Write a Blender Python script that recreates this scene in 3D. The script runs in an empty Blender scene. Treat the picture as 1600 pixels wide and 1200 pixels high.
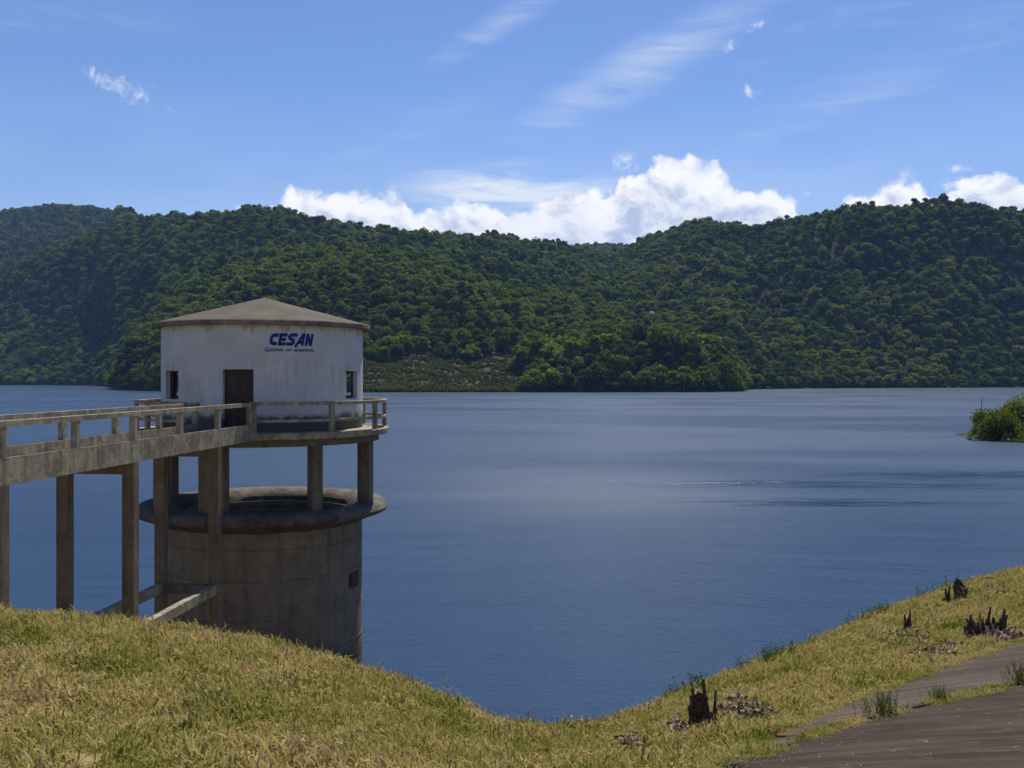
import bpy, math, random
import numpy as np
from mathutils import Vector, Matrix

SC = bpy.context.scene
COL = SC.collection
rad = math.radians
random.seed(7)
RNG = np.random.default_rng(11)

# ------------------------------------------------------------------ camera
# eye at the origin, water 11 m below it; F is the focal length on a 1600 px wide frame
F, HZ, WATER = 1560.0, 590.0, -11.0
cd = bpy.data.cameras.new('camera')
cam = bpy.data.objects.new('camera', cd)
COL.objects.link(cam)
cam.rotation_euler = (rad(90), 0, 0)
cd.sensor_width = 36.0
cd.lens = 36.0 * F / 1600.0
cd.shift_y = -10.0 / 1600.0
cd.clip_start, cd.clip_end = 0.1, 30000
SC.camera = cam
SC.render.resolution_x, SC.render.resolution_y = 1024, 768

# ------------------------------------------------------------------ light
SUN_AZ, SUN_EL = 13.0, 57.0
SKY_STRENGTH, SUN_STRENGTH, EXPOSURE = 0.07, 5.0, 0.45
SC.view_settings.view_transform = 'Standard'
SC.view_settings.look = 'None'
SC.view_settings.exposure = EXPOSURE
SC.view_settings.gamma = 1.0
SC.view_settings.use_curve_mapping = False
sd = bpy.data.lights.new('sun', 'SUN')
sd.energy = SUN_STRENGTH
sd.angle = rad(0.53)
sd.color = (1.0, 0.94, 0.83)
sun = bpy.data.objects.new('sun', sd)
COL.objects.link(sun)
sv = Vector((math.cos(rad(SUN_EL)) * math.sin(rad(SUN_AZ)), math.cos(rad(SUN_EL)) * math.cos(rad(SUN_AZ)), math.sin(rad(SUN_EL))))
sun.rotation_euler = (-sv).to_track_quat('-Z', 'Y').to_euler()
sun.location = (0, 0, 60)
SC.cycles.use_denoising = True
SC.cycles.max_bounces = 4
SC.cycles.diffuse_bounces = 2
SC.cycles.glossy_bounces = 2
SC.cycles.transmission_bounces = 2
SC.cycles.volume_bounces = 0
SC.cycles.transparent_max_bounces = 8
SC.cycles.sample_clamp_indirect = 6.0
SC.cycles.caustics_reflective = False
SC.cycles.caustics_refractive = False


# ------------------------------------------------------------------ node helper
class NT:
    def __init__(self, tree):
        self.t = tree
        self.n = tree.nodes
        self.l = tree.links

    def new(self, typ, ins=None, **props):
        nd = self.n.new(typ)
        for k, v in props.items():
            setattr(nd, k, v)
        for k, v in (ins or {}).items():
            self.put(nd.inputs[k], v)
        return nd

    def put(self, sock, v):
        if hasattr(v, 'is_output'):
            self.l.new(v, sock)
        elif hasattr(v, 'outputs'):
            self.l.new(v.outputs[0], sock)
        else:
            sock.default_value = v

    def m(self, op, a, b=0.0, c=0.0, clamp=False):
        nd = self.new('ShaderNodeMath', operation=op, use_clamp=clamp)
        for i, v in enumerate((a, b, c)):
            if i < len(nd.inputs):
                self.put(nd.inputs[i], v)
        return nd.outputs[0]

    def noise(self, vec, scale, detail=4.0, rough=0.55, dist=0.0, w=None):
        nd = self.new('ShaderNodeTexNoise', {'Scale': scale, 'Detail': detail, 'Roughness': rough, 'Distortion': dist})
        if w is not None:
            nd.noise_dimensions = '4D'
            nd.inputs['W'].default_value = w
        if vec is not None:
            self.put(nd.inputs['Vector'], vec)
        return nd.outputs['Fac']

    def map(self, vec, scale=(1, 1, 1), rot=(0, 0, 0), loc=(0, 0, 0)):
        return self.new('ShaderNodeMapping', {'Vector': vec, 'Scale': scale, 'Rotation': rot, 'Location': loc}).outputs[0]

    def step(self, v, a, b, lo=0.0, hi=1.0):
        nd = self.new('ShaderNodeMapRange', {'Value': v, 'From Min': a, 'From Max': b, 'To Min': lo, 'To Max': hi}, interpolation_type='SMOOTHSTEP')
        return nd.outputs[0]

    def mix(self, f, a, b, mode='MIX'):
        nd = self.new('ShaderNodeMix', data_type='RGBA', blend_type=mode)
        self.put(nd.inputs[0], f)
        self.put(nd.inputs[6], a if not isinstance(a, tuple) else (*a, 1.0))
        self.put(nd.inputs[7], b if not isinstance(b, tuple) else (*b, 1.0))
        return nd.outputs[2]

    def ramp(self, f, stops, interp='LINEAR'):
        nd = self.new('ShaderNodeValToRGB')
        cr = nd.color_ramp
        cr.interpolation = interp
        while len(cr.elements) < len(stops):
            cr.elements.new(0.5)
        for e, (p, c) in zip(cr.elements, stops):
            e.position = p
            e.color = (*c, 1.0) if len(c) == 3 else c
        self.put(nd.inputs[0], f)
        return nd.outputs[0]

    def bump(self, h, strength=0.5, dist=0.05, normal=None):
        nd = self.new('ShaderNodeBump', {'Height': h, 'Strength': strength, 'Distance': dist})
        if normal is not None:
            self.put(nd.inputs['Normal'], normal)
        return nd.outputs[0]


def material(name):
    m = bpy.data.materials.new(name)
    m.use_nodes = True
    t = NT(m.node_tree)
    t.n.clear()
    out = t.new('ShaderNodeOutputMaterial')
    return m, t, out


def principled(t, out, color, rough=0.9, normal=None, spec=0.3, **kw):
    p = t.new('ShaderNodeBsdfPrincipled')
    t.put(p.inputs['Base Color'], color if not isinstance(color, tuple) else (*color, 1.0))
    t.put(p.inputs['Roughness'], rough)
    p.inputs['Specular IOR Level'].default_value = spec
    if normal is not None:
        t.put(p.inputs['Normal'], normal)
    for k, v in kw.items():
        t.put(p.inputs[k], v)
    t.l.new(p.outputs[0], out.inputs['Surface'])
    return p


# ------------------------------------------------------------------ sky with clouds
world = bpy.data.worlds.new('World')
SC.world = world
world.use_nodes = True
wt = NT(world.node_tree)
wt.n.clear()
wo = wt.new('ShaderNodeOutputWorld')
bg = wt.new('ShaderNodeBackground', {'Strength': SKY_STRENGTH})
wt.l.new(bg.outputs[0], wo.inputs[0])
sky = wt.new('ShaderNodeTexSky', sky_type='NISHITA')
sky.sun_disc = False
sky.sun_elevation = rad(SUN_EL)
sky.sun_rotation = rad(SUN_AZ)
sky.altitude = 300
sky.air_density = 1.0
sky.dust_density = 0.25
sky.ozone_density = 3.0
tc = wt.new('ShaderNodeTexCoord')
sep = wt.new('ShaderNodeSeparateXYZ', {'Vector': tc.outputs['Generated']})
dx, dy, dz = sep.outputs
AZ = wt.m('ARCTAN2', dx, dy)                 # radians clockwise from the middle of the lake
EL = wt.m('ARCSINE', dz)
uv = wt.new('ShaderNodeCombineXYZ', {'X': AZ, 'Y': EL, 'Z': 0.0}).outputs[0]


def pxa(x, y):
    a = math.atan((x - 800.0) / F)
    return a, math.atan((HZ - y) / F * math.cos(a))


# cumulus: tops follow a profile of azimuth, broken up by noise
tops = [(-240, 320), (0, 360), (200, 352), (380, 345), (430, 318), (470, 294), (560, 298), (625, 298), (650, 330), (690, 322), (735, 306), (800, 326), (850, 312),
        (905, 292), (950, 305), (975, 262), (1000, 256), (1045, 250), (1120, 256), (1145, 290), (1200, 296), (1240, 306),
        (1285, 345), (1320, 314), (1350, 292), (1420, 272), (1470, 280), (1530, 276), (1600, 270), (1750, 290), (1900, 300)]
A0, A1 = -1.0, 1.0
fc = wt.new('ShaderNodeFloatCurve')
cm = fc.mapping.curves[0]
pts = []
for x, y in tops:
    a, e = pxa(x, y)
    pts.append(((a - A0) / (A1 - A0), e / 0.3))
pts = [(0.0, 0.25), (0.14, 0.28)] + pts + [(0.86, 0.28), (1.0, 0.25)]
while len(cm.points) < len(pts):
    cm.points.new(0.5, 0.5)
for p, (a, b) in zip(cm.points, pts):
    p.location = (a, b)
    p.handle_type = 'AUTO'
fc.mapping.update()
wt.put(fc.inputs['Value'], wt.m('DIVIDE', wt.m('SUBTRACT', AZ, A0), A1 - A0, clamp=True))
top = wt.m('MULTIPLY', fc.outputs[0], 0.3)
nb = wt.noise(uv, 26.0, 6.0, 0.6)
nbig = wt.noise(uv, 9.0, 3.0, 0.5, w=3.0)
vor = wt.new('ShaderNodeTexVoronoi', {'Vector': wt.new('ShaderNodeVectorMath', {0: uv, 1: wt.new('ShaderNodeVectorMath', {0: wt.new('ShaderNodeTexNoise', {'Vector': uv, 'Scale': 40.0, 'Detail': 3.0}).outputs['Color'], 1: (0.02, 0.02, 0.0)}, operation='MULTIPLY').outputs[0]}, operation='ADD').outputs[0], 'Scale': 45.0}, feature='F1')
edge = wt.m('ADD', wt.m('MULTIPLY', wt.m('SUBTRACT', nb, 0.5), 0.055), wt.m('MULTIPLY', wt.m('SUBTRACT', 0.45, vor.outputs['Distance']), 0.016))
d = wt.m('ADD', wt.m('SUBTRACT', top, EL), edge)
cum = wt.step(d, -0.001, 0.008)
cum = wt.m('MULTIPLY', cum, wt.step(wt.m('ADD', wt.m('MULTIPLY', nbig, 0.7), wt.m('MULTIPLY', d, 2.0)), 0.22, 0.36))
# small fair-weather scraps
scr = None
for (x, y, rx, ry, ang) in ((190, 133, 78, 24, 0.42), (150, 118, 40, 18, 0.5), (215, 145, 46, 18, 0.4), (1182, 40, 20, 9, -0.4), (1145, 72, 14, 16, -0.4), (1172, 142, 22, 10, 0.2),
                            (1262, 304, 15, 9, 0.0), (1495, 264, 30, 8, 0.1), (975, 250, 26, 22, 0.6), (372, 326, 24, 8, 0.0)):
    a, e = pxa(x, y)
    mp = wt.new('ShaderNodeMapping', {'Vector': uv, 'Location': (a, e, 0), 'Rotation': (0, 0, -ang), 'Scale': (rx / F, ry / F, 1)}, vector_type='TEXTURE').outputs[0]
    g = wt.m('SUBTRACT', 1.0, wt.new('ShaderNodeVectorMath', {0: mp}, operation='LENGTH').outputs['Value'])
    scr = g if scr is None else wt.m('MAXIMUM', scr, g)
scr = wt.step(wt.m('ADD', scr, wt.m('MULTIPLY', wt.m('SUBTRACT', wt.noise(uv, 62.0, 6.0, 0.7, 0.8), 0.56), 4.2)), 0.0, 1.7)
scr = wt.m('MULTIPLY', scr, 0.75)
# cirrus: long thin streaks rising to the right
ci = wt.map(uv, (2.2, 17.0, 1.0), (0, 0, rad(-24)))
cn = wt.noise(ci, 2.6, 6.0, 0.66, 0.9)
cmk = wt.noise(uv, 3.1, 2.0, 0.5, w=8.2)
cir = wt.m('MULTIPLY', wt.step(cn, 0.5, 0.82), wt.step(cmk, 0.42, 0.68))
bands = None
for (x, y, rx, ry, ang, k) in ((975, 122, 300, 56, 0.44, 0.62), (1010, 100, 190, 24, 0.44, 0.4), (800, 25, 200, 30, 0.5, 0.42), (800, 302, 260, 70, 0.03, 1.7), (1300, 165, 520, 60, 0.36, 0.2), (620, 215, 330, 50, 0.4, 0.2), (60, 25, 300, 40, 0.1, 0.2)):
    a, e = pxa(x, y)
    mp = wt.new('ShaderNodeMapping', {'Vector': uv, 'Location': (a, e, 0), 'Rotation': (0, 0, ang), 'Scale': (rx / F, ry / F, 1)}, vector_type='TEXTURE').outputs[0]
    g = wt.step(wt.new('ShaderNodeVectorMath', {0: mp}, operation='LENGTH').outputs['Value'], 1.0, 0.0, 0.0, k)
    bands = g if bands is None else wt.m('MAXIMUM', bands, g)
cir = wt.m('ADD', wt.m('MULTIPLY', cir, 0.2), wt.m('MULTIPLY', bands, wt.step(cn, 0.28, 0.78, 0.05, 1.0)), clamp=True)
lowveil = wt.m('MULTIPLY', wt.step(EL, 0.30, 0.10), wt.step(wt.noise(wt.map(uv, (2.0, 7.0, 1.0)), 2.0, 4.0, 0.5, w=1.0), 0.30, 0.75, 0.06, 0.34))
shade = wt.m('ADD', wt.m('MULTIPLY', wt.step(wt.noise(wt.map(uv, (1.0, 1.5, 1.0)), 24.0, 5.0, 0.62, 0.3, w=5.0), 0.36, 0.56), 0.75), wt.m('MULTIPLY', wt.step(d, 0.035, 0.0), 0.45), clamp=True)
CLOUD = 1.0 / SKY_STRENGTH / 2 ** EXPOSURE
ccol = wt.mix(shade, (0.52 * CLOUD, 0.62 * CLOUD, 0.84 * CLOUD), (1.10 * CLOUD, 1.10 * CLOUD, 1.10 * CLOUD))
skyc = wt.new('ShaderNodeHueSaturation', {'Hue': 0.504, 'Saturation': 1.1, 'Value': 1.0, 'Color': sky.outputs[0]}).outputs[0]
skyc = wt.mix(1.0, skyc, (0.98, 1.03, 1.2), 'MULTIPLY')
c1 = wt.mix(wt.m('MAXIMUM', cir, lowveil), skyc, (0.82 * CLOUD, 0.90 * CLOUD, 1.0 * CLOUD))
c2 = wt.mix(wt.m('MAXIMUM', cum, scr), c1, ccol)
wt.put(bg.inputs['Color'], c2)
world.cycles.sampling_method = 'MANUAL'
world.cycles.sample_map_resolution = 256


# ------------------------------------------------------------------ mesh helpers
class MB:
    """collects verts and faces for ONE mesh; coordinates are in eye space minus an origin"""
    def __init__(self):
        self.v, self.f = [], []

    def quad(self, a, b, c, d):
        i = len(self.v)
        self.v += [a, b, c, d]
        self.f.append((i, i + 1, i + 2, i + 3))

    def poly(self, vs, fs):
        i = len(self.v)
        self.v += [tuple(p) for p in vs]
        self.f += [tuple(j + i for j in q) for q in fs]

    def obox(self, o, ax, ay, az, x0, x1, y0, y1, z0, z1, ch=0.0):
        """box in the frame o, ax, ay, az with chamfered vertical-ish edges"""
        o, ax, ay, az = Vector(o), Vector(ax), Vector(ay), Vector(az)
        P = lambda x, y, z: tuple(o + ax * x + ay * y + az * z)
        if ch <= 0:
            ring = [(x0, y0), (x1, y0), (x1, y1), (x0, y1)]
        else:
            ring = [(x0 + ch, y0), (x1 - ch, y0), (x1, y0 + ch), (x1, y1 - ch), (x1 - ch, y1), (x0 + ch, y1), (x0, y1 - ch), (x0, y0 + ch)]
        n = len(ring)
        vs = [P(x, y, z0) for x, y in ring] + [P(x, y, z1) for x, y in ring]
        fs = [tuple(range(n - 1, -1, -1)), tuple(range(n, 2 * n))] + [(i, (i + 1) % n, n + (i + 1) % n, n + i) for i in range(n)]
        self.poly(vs, fs)

    def lathe(self, c, prof, n=96, a0=0.0, a1=2 * math.pi, closed=True):
        full = abs(a1 - a0 - 2 * math.pi) < 1e-6
        m = n if full else n + 1
        vs = []
        for i in range(m):
            a = a0 + (a1 - a0) * i / n
            for r, z in prof:
                vs.append((c[0] + r * math.sin(a), c[1] + r * math.cos(a), c[2] + z))
        k = len(prof)
        fs = []
        for i in range(n):
            j = (i + 1) % m
            for q in range(k if closed else k - 1):
                q2 = (q + 1) % k
                fs.append((i * k + q, i * k + q2, j * k + q2, j * k + q))
        if not full and closed:
            fs.append(tuple(range(k)))
            fs.append(tuple(range((m - 1) * k + k - 1, (m - 1) * k - 1, -1)))
        self.poly(vs, fs)

    def tube(self, pts, radii, n=7, jag=0.0, cap=True):
        pts = [Vector(p) for p in pts]
        vs, fs = [], []
        for i, p in enumerate(pts):
            t = (pts[min(i + 1, len(pts) - 1)] - pts[max(i - 1, 0)]).normalized()
            u = t.orthogonal().normalized()
            w = t.cross(u)
            for k in range(n):
                a = 2 * math.pi * k / n
                r = radii[i] * (1 + jag * random.uniform(-1, 1))
                q = p + (u * math.cos(a) + w * math.sin(a)) * r
                if i == len(pts) - 1 and jag:
                    q += t * radii[i] * random.uniform(-0.6, 0.9)
                vs.append(tuple(q))
        for i in range(len(pts) - 1):
            for k in range(n):
                k2 = (k + 1) % n
                fs.append((i * n + k, i * n + k2, (i + 1) * n + k2, (i + 1) * n + k))
        if cap:
            fs.append(tuple(range(n - 1, -1, -1)))
            fs.append(tuple(range((len(pts) - 1) * n, len(pts) * n)))
        self.poly(vs, fs)

    def mesh(self, name, mat, smooth=False):
        me = bpy.data.meshes.new(name)
        me.from_pydata(self.v, [], self.f)
        me.validate()
        me.materials.append(mat)
        if smooth:
            me.polygons.foreach_set('use_smooth', [True] * len(me.polygons))
        me.update()
        return me


def fix_normals(me):
    import bmesh
    bm = bmesh.new()
    bm.from_mesh(me)
    bmesh.ops.remove_doubles(bm, verts=bm.verts, dist=1e-5)
    bmesh.ops.recalc_face_normals(bm, faces=bm.faces)
    bm.to_mesh(me)
    bm.free()


def smooth_by_angle(me, ang):
    try:
        me.set_sharp_from_angle(angle=rad(ang))
    except Exception:
        pass


def link(name, data, parent=None, loc=None):
    o = bpy.data.objects.new(name, data)
    COL.objects.link(o)
    if parent is not None:
        o.parent = parent
    if loc is not None:
        o.location = loc
    return o


def part(name, mb, mat, parent, smooth=None):
    """mesh given in eye space, parented to an unrotated thing"""
    o = parent
    off = Vector((0, 0, 0))
    while o is not None:
        off += o.location
        o = o.parent
    mb.v = [(p[0] - off.x, p[1] - off.y, p[2] - off.z) for p in mb.v]
    me = mb.mesh(name, mat, smooth is not None)
    fix_normals(me)
    if smooth is not None:
        smooth_by_angle(me, smooth)
    return link(name, me, parent)


def tag(o, label, cat, group=None, kind=None):
    o['label'] = label
    if cat:
        o['category'] = cat
    if group:
        o['group'] = group
    if kind:
        o['kind'] = kind
    return o


def structure(o):
    o['kind'] = 'structure'
    return o


def thing(name, loc, label, cat, group=None):
    return tag(link(name, None, None, loc), label, cat, group)


def np_mesh(name, v, f, mat, smooth=False):
    me = bpy.data.meshes.new(name)
    v = np.asarray(v, dtype=np.float32)
    f = np.asarray(f, dtype=np.int32)
    k = f.shape[1]
    me.vertices.add(len(v))
    me.vertices.foreach_set('co', v.ravel())
    me.loops.add(f.size)
    me.loops.foreach_set('vertex_index', f.ravel())
    me.polygons.add(len(f))
    me.polygons.foreach_set('loop_start', np.arange(0, f.size, k, dtype=np.int32))
    me.polygons.foreach_set('loop_total', np.full(len(f), k, dtype=np.int32))
    if smooth:
        me.polygons.foreach_set('use_smooth', np.ones(len(f), dtype=bool))
    me.materials.append(mat)
    me.update(calc_edges=True)
    me.validate()
    return me


def grid_faces(nu, nv):
    i = np.arange(nu - 1)[:, None] * nv + np.arange(nv - 1)[None, :]
    i = i.ravel()
    return np.stack([i, i + nv, i + nv + 1, i + 1], 1)


def pchip(xs, ys, q):
    xs, ys, q = np.asarray(xs, float), np.asarray(ys, float), np.asarray(q, float)
    h = np.diff(xs)
    dl = np.diff(ys) / h
    m = np.zeros_like(ys)
    for i in range(1, len(xs) - 1):
        if dl[i - 1] * dl[i] > 0:
            w1, w2 = 2 * h[i] + h[i - 1], h[i] + 2 * h[i - 1]
            m[i] = (w1 + w2) / (w1 / dl[i - 1] + w2 / dl[i])
    m[0], m[-1] = dl[0], dl[-1]
    qc = np.clip(q, xs[0], xs[-1])
    i = np.clip(np.searchsorted(xs, qc, side='right') - 1, 0, len(xs) - 2)
    t = (qc - xs[i]) / h[i]
    r = ((2 * t**3 - 3 * t**2 + 1) * ys[i] + (t**3 - 2 * t**2 + t) * h[i] * m[i] + (-2 * t**3 + 3 * t**2) * ys[i + 1] + (t**3 - t**2) * h[i] * m[i + 1])
    return r + np.where(q > xs[-1], (q - xs[-1]) * m[-1], 0.0)


_w = [(RNG.uniform(0, 2 * math.pi), RNG.uniform(0, 2 * math.pi), RNG.uniform(0.8, 1.25)) for _ in range(40)]


def wavy(X, Y, lam, octs=4, seed=0):
    """cheap value relief of wavelength lam, roughly -1..1"""
    r = np.zeros_like(np.asarray(X, float))
    amp, tot = 1.0, 0.0
    for o in range(octs):
        for k in range(3):
            a, ph, sc = _w[(seed * 5 + o * 3 + k) % 40]
            kx, ky = math.cos(a + k * 2.1) * sc, math.sin(a + k * 2.1) * sc
            r = r + amp * np.sin((X * kx + Y * ky) * 2 * math.pi / lam + ph + 1.3 * np.sin((X * ky - Y * kx) * 2.7 / lam + ph * 2))
        tot += amp * 1.7
        amp *= 0.55
        lam *= 0.47
    return r / tot


# ------------------------------------------------------------------ scatter by geometry nodes (only for uncountable stuff)
def scatter(name, pos, rot, scl, idx, protos):
    me = bpy.data.meshes.new(name)
    n = len(pos)
    me.vertices.add(n)
    me.vertices.foreach_set('co', np.asarray(pos, np.float32).ravel())
    for nm, typ, arr, key in (('rot', 'FLOAT_VECTOR', rot, 'vector'), ('scl', 'FLOAT_VECTOR', scl, 'vector'), ('idx', 'INT', idx, 'value')):
        a = me.attributes.new(nm, typ, 'POINT')
        a.data.foreach_set(key, np.asarray(arr, np.int32 if typ == 'INT' else np.float32).ravel())
    o = link(name, me)
    c = bpy.data.collections.new(name + '_kinds')
    for i, pm in enumerate(protos):
        c.objects.link(bpy.data.objects.new('%s_kind_%02d' % (name, i), pm))
    ng = bpy.data.node_groups.new(name, 'GeometryNodeTree')
    ng.interface.new_socket('Geometry', in_out='INPUT', socket_type='NodeSocketGeometry')
    ng.interface.new_socket('Geometry', in_out='OUTPUT', socket_type='NodeSocketGeometry')
    gi, go = ng.nodes.new('NodeGroupInput'), ng.nodes.new('NodeGroupOutput')
    ci_ = ng.nodes.new('GeometryNodeCollectionInfo')
    ci_.inputs['Collection'].default_value = c
    ci_.inputs['Separate Children'].default_value = True
    ci_.inputs['Reset Children'].default_value = True
    ip = ng.nodes.new('GeometryNodeInstanceOnPoints')
    ip.inputs['Pick Instance'].default_value = True

    def attr(nm, dt):
        a = ng.nodes.new('GeometryNodeInputNamedAttribute')
        a.data_type = dt
        a.inputs['Name'].default_value = nm
        return a.outputs['Attribute']
    ng.links.new(gi.outputs[0], ip.inputs['Points'])
    ng.links.new(ci_.outputs[0], ip.inputs['Instance'])
    ng.links.new(attr('idx', 'INT'), ip.inputs['Instance Index'])
    ng.links.new(attr('rot', 'FLOAT_VECTOR'), ip.inputs['Rotation'])
    ng.links.new(attr('scl', 'FLOAT_VECTOR'), ip.inputs['Scale'])
    ng.links.new(ip.outputs[0], go.inputs[0])
    md = o.modifiers.new('scatter', 'NODES')
    md.node_group = ng
    o['kind'] = 'stuff'
    return o


# ------------------------------------------------------------------ materials
def concrete(name, light, dark, scale=1.0, stain=0.55, streak=0.0, boards=False, lichen=None, waterline=False):
    m, t, out = material(name)
    pos = t.new('ShaderNodeNewGeometry').outputs['Position']
    n1 = t.noise(pos, 1.3 * scale, 6, 0.62)
    n2 = t.noise(pos, 7.0 * scale, 5, 0.65)
    n3 = t.noise(pos, 40.0, 3, 0.6)
    c = t.mix(t.step(t.m('ADD', t.m('MULTIPLY', n1, 0.6), t.m('MULTIPLY', n2, 0.4)), 0.36, 0.64), dark, light)
    if lichen:
        c = t.mix(t.m('MULTIPLY', t.step(t.noise(pos, 4.2, 4, 0.6, w=2.0), 0.52, 0.62), 0.75), c, lichen)
    if streak:
        st = t.noise(t.map(pos, (5.0, 5.0, 0.35)), 1.0, 5, 0.6)
        c = t.mix(t.m('MULTIPLY', t.step(st, 0.48, 0.68), streak), c, (dark[0] * 0.4, dark[1] * 0.38, dark[2] * 0.36))
    if waterline:      # algae left by the changing lake level
        zz = t.new('ShaderNodeSeparateXYZ', {'Vector': pos}).outputs[2]
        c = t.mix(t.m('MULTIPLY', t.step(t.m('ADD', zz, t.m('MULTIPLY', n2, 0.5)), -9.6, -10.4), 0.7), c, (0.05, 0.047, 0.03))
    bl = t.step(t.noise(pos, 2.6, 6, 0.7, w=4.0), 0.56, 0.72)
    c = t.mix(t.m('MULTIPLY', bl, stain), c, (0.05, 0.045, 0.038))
    c = t.mix(t.step(n3, 0.3, 0.7, 0.0, 0.25), c, (0.1, 0.09, 0.075))
    h = t.m('ADD', t.m('MULTIPLY', n2, 0.5), t.m('MULTIPLY', n3, 0.3))
    principled(t, out, c, 0.93, t.bump(h, 0.55, 0.03), 0.15)
    return m


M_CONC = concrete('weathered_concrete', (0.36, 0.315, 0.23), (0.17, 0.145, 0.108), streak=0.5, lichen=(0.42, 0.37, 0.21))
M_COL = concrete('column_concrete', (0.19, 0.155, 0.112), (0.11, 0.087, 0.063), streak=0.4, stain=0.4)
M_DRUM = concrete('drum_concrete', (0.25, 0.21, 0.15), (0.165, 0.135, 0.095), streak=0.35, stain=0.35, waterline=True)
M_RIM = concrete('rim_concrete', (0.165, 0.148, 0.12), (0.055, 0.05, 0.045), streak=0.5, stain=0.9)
M_ROOF = concrete('roof_concrete', (0.115, 0.098, 0.074), (0.072, 0.060, 0.047), scale=0.8, stain=0.35)
M_EAVE = concrete('eave_concrete', (0.25, 0.21, 0.17), (0.09, 0.08, 0.07), stain=0.8)


def wall_paint():
    m, t, out = material('stained_white_paint')
    pos = t.new('ShaderNodeNewGeometry').outputs['Position']
    z = t.new('ShaderNodeSeparateXYZ', {'Vector': pos}).outputs[2]
    n1 = t.noise(pos, 0.9, 5, 0.6)
    c = t.mix(t.step(n1, 0.35, 0.7), (0.50, 0.51, 0.51), (0.42, 0.43, 0.43))
    st = t.noise(t.map(pos, (6.0, 6.0, 0.5)), 1.0, 6, 0.65)
    patch = t.step(t.noise(pos, 0.7, 3, 0.5, w=2.5), 0.40, 0.56)
    band = t.m('MULTIPLY', t.step(z, 0.95, 0.35), t.step(z, -1.4, -0.1, 0.35, 1.0))
    c = t.mix(t.m('MULTIPLY', t.m('MULTIPLY', t.step(st, 0.46, 0.68), patch), t.m('MULTIPLY', band, 0.55)), c, (0.30, 0.24, 0.22))
    # rising damp and algae over the platform
    lim = t.m('ADD', -1.45, t.m('MULTIPLY', t.m('SUBTRACT', t.noise(pos, 2.2, 5, 0.65), 0.5), 0.75))
    damp = t.step(t.m('SUBTRACT', z, lim), 0.22, -0.08)
    c = t.mix(t.m('MULTIPLY', damp, 0.93), c, (0.045, 0.043, 0.042))
    # rust coloured drips below the eaves
    dr = t.noise(t.map(pos, (3.5, 3.5, 0.2)), 1.0, 5, 0.7)
    lim2 = t.m('SUBTRACT', 1.84, t.m('MULTIPLY', t.step(dr, 0.42, 0.75), 0.42))
    c = t.mix(t.m('MULTIPLY', t.step(t.m('SUBTRACT', z, lim2), -0.04, 0.10), 0.7), c, (0.36, 0.25, 0.12))
    c = t.mix(t.step(t.noise(pos, 30, 3, 0.6), 0.4, 0.75, 0.0, 0.18), c, (0.30, 0.30, 0.30))
    principled(t, out, c, 0.85, t.bump(t.noise(pos, 9.0, 5, 0.6), 0.35, 0.03), 0.2)
    return m


M_WALL = wall_paint()


def plain(name, col, rough=0.8, nscale=8.0, var=0.35, bump=0.3, spec=0.2):
    m, t, out = material(name)
    pos = t.new('ShaderNodeTexCoord').outputs['Object']
    n = t.noise(pos, nscale, 5, 0.6)
    c = t.mix(t.step(n, 0.3, 0.7), tuple(x * (1 - var) for x in col), tuple(min(1, x * (1 + var)) for x in col))
    principled(t, out, c, rough, t.bump(n, bump, 0.02), spec)
    return m


M_DOOR = plain('dark_brown_door', (0.055, 0.037, 0.029), 0.6)
M_BLUE = plain('blue_sign_paint', (0.012, 0.022, 0.16), 0.6, 20, 0.25, 0.05)
M_INNER = plain('dim_inner_plaster', (0.32, 0.31, 0.29))
M_STUMP = plain('charred_bark', (0.085, 0.057, 0.042), 0.95, 26.0, 0.85, 1.0)
M_TWIG = plain('grey_twig', (0.10, 0.075, 0.055), 0.9, 20.0, 0.5, 0.6)
M_TRUNK = plain('tree_bark', (0.12, 0.095, 0.07), 0.95, 3.0, 0.4, 0.6)
M_BOULDER = plain('pale_rock', (0.34, 0.32, 0.29), 0.9, 0.8, 0.3, 0.5)


def foliage(name, cols, patch_scale, trans=0.35, hue_noise=True):
    """leaf colour varies by plant and by place"""
    m, t, out = material(name)
    rnd = t.new('ShaderNodeObjectInfo').outputs['Random']
    pos = t.new('ShaderNodeNewGeometry').outputs['Position']
    n = t.noise(pos, patch_scale, 3, 0.55)
    f = t.m('ADD', t.m('MULTIPLY', rnd, 0.62), t.m('MULTIPLY', t.m('SUBTRACT', n, 0.31), 1.0), clamp=True)
    c = t.ramp(f, [(i / (len(cols) - 1), k) for i, k in enumerate(cols)])
    lf = t.noise(pos, patch_scale * 40, 2, 0.6)
    c = t.mix(t.step(lf, 0.35, 0.65, 0.0, 0.4), c, t.mix(1.0, c, (1.55, 1.4, 1.1), 'MULTIPLY'))
    a = t.new('ShaderNodeBsdfDiffuse', {'Color': c})
    b = t.new('ShaderNodeBsdfTranslucent', {'Color': t.mix(1.0, c, (1.3, 1.45, 0.7), 'MULTIPLY')})
    mx = t.new('ShaderNodeMixShader', {0: trans})
    t.l.new(a.outputs[0], mx.inputs[1])
    t.l.new(b.outputs[0], mx.inputs[2])
    t.l.new(mx.outputs[0], out.inputs['Surface'])
    return m


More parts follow.
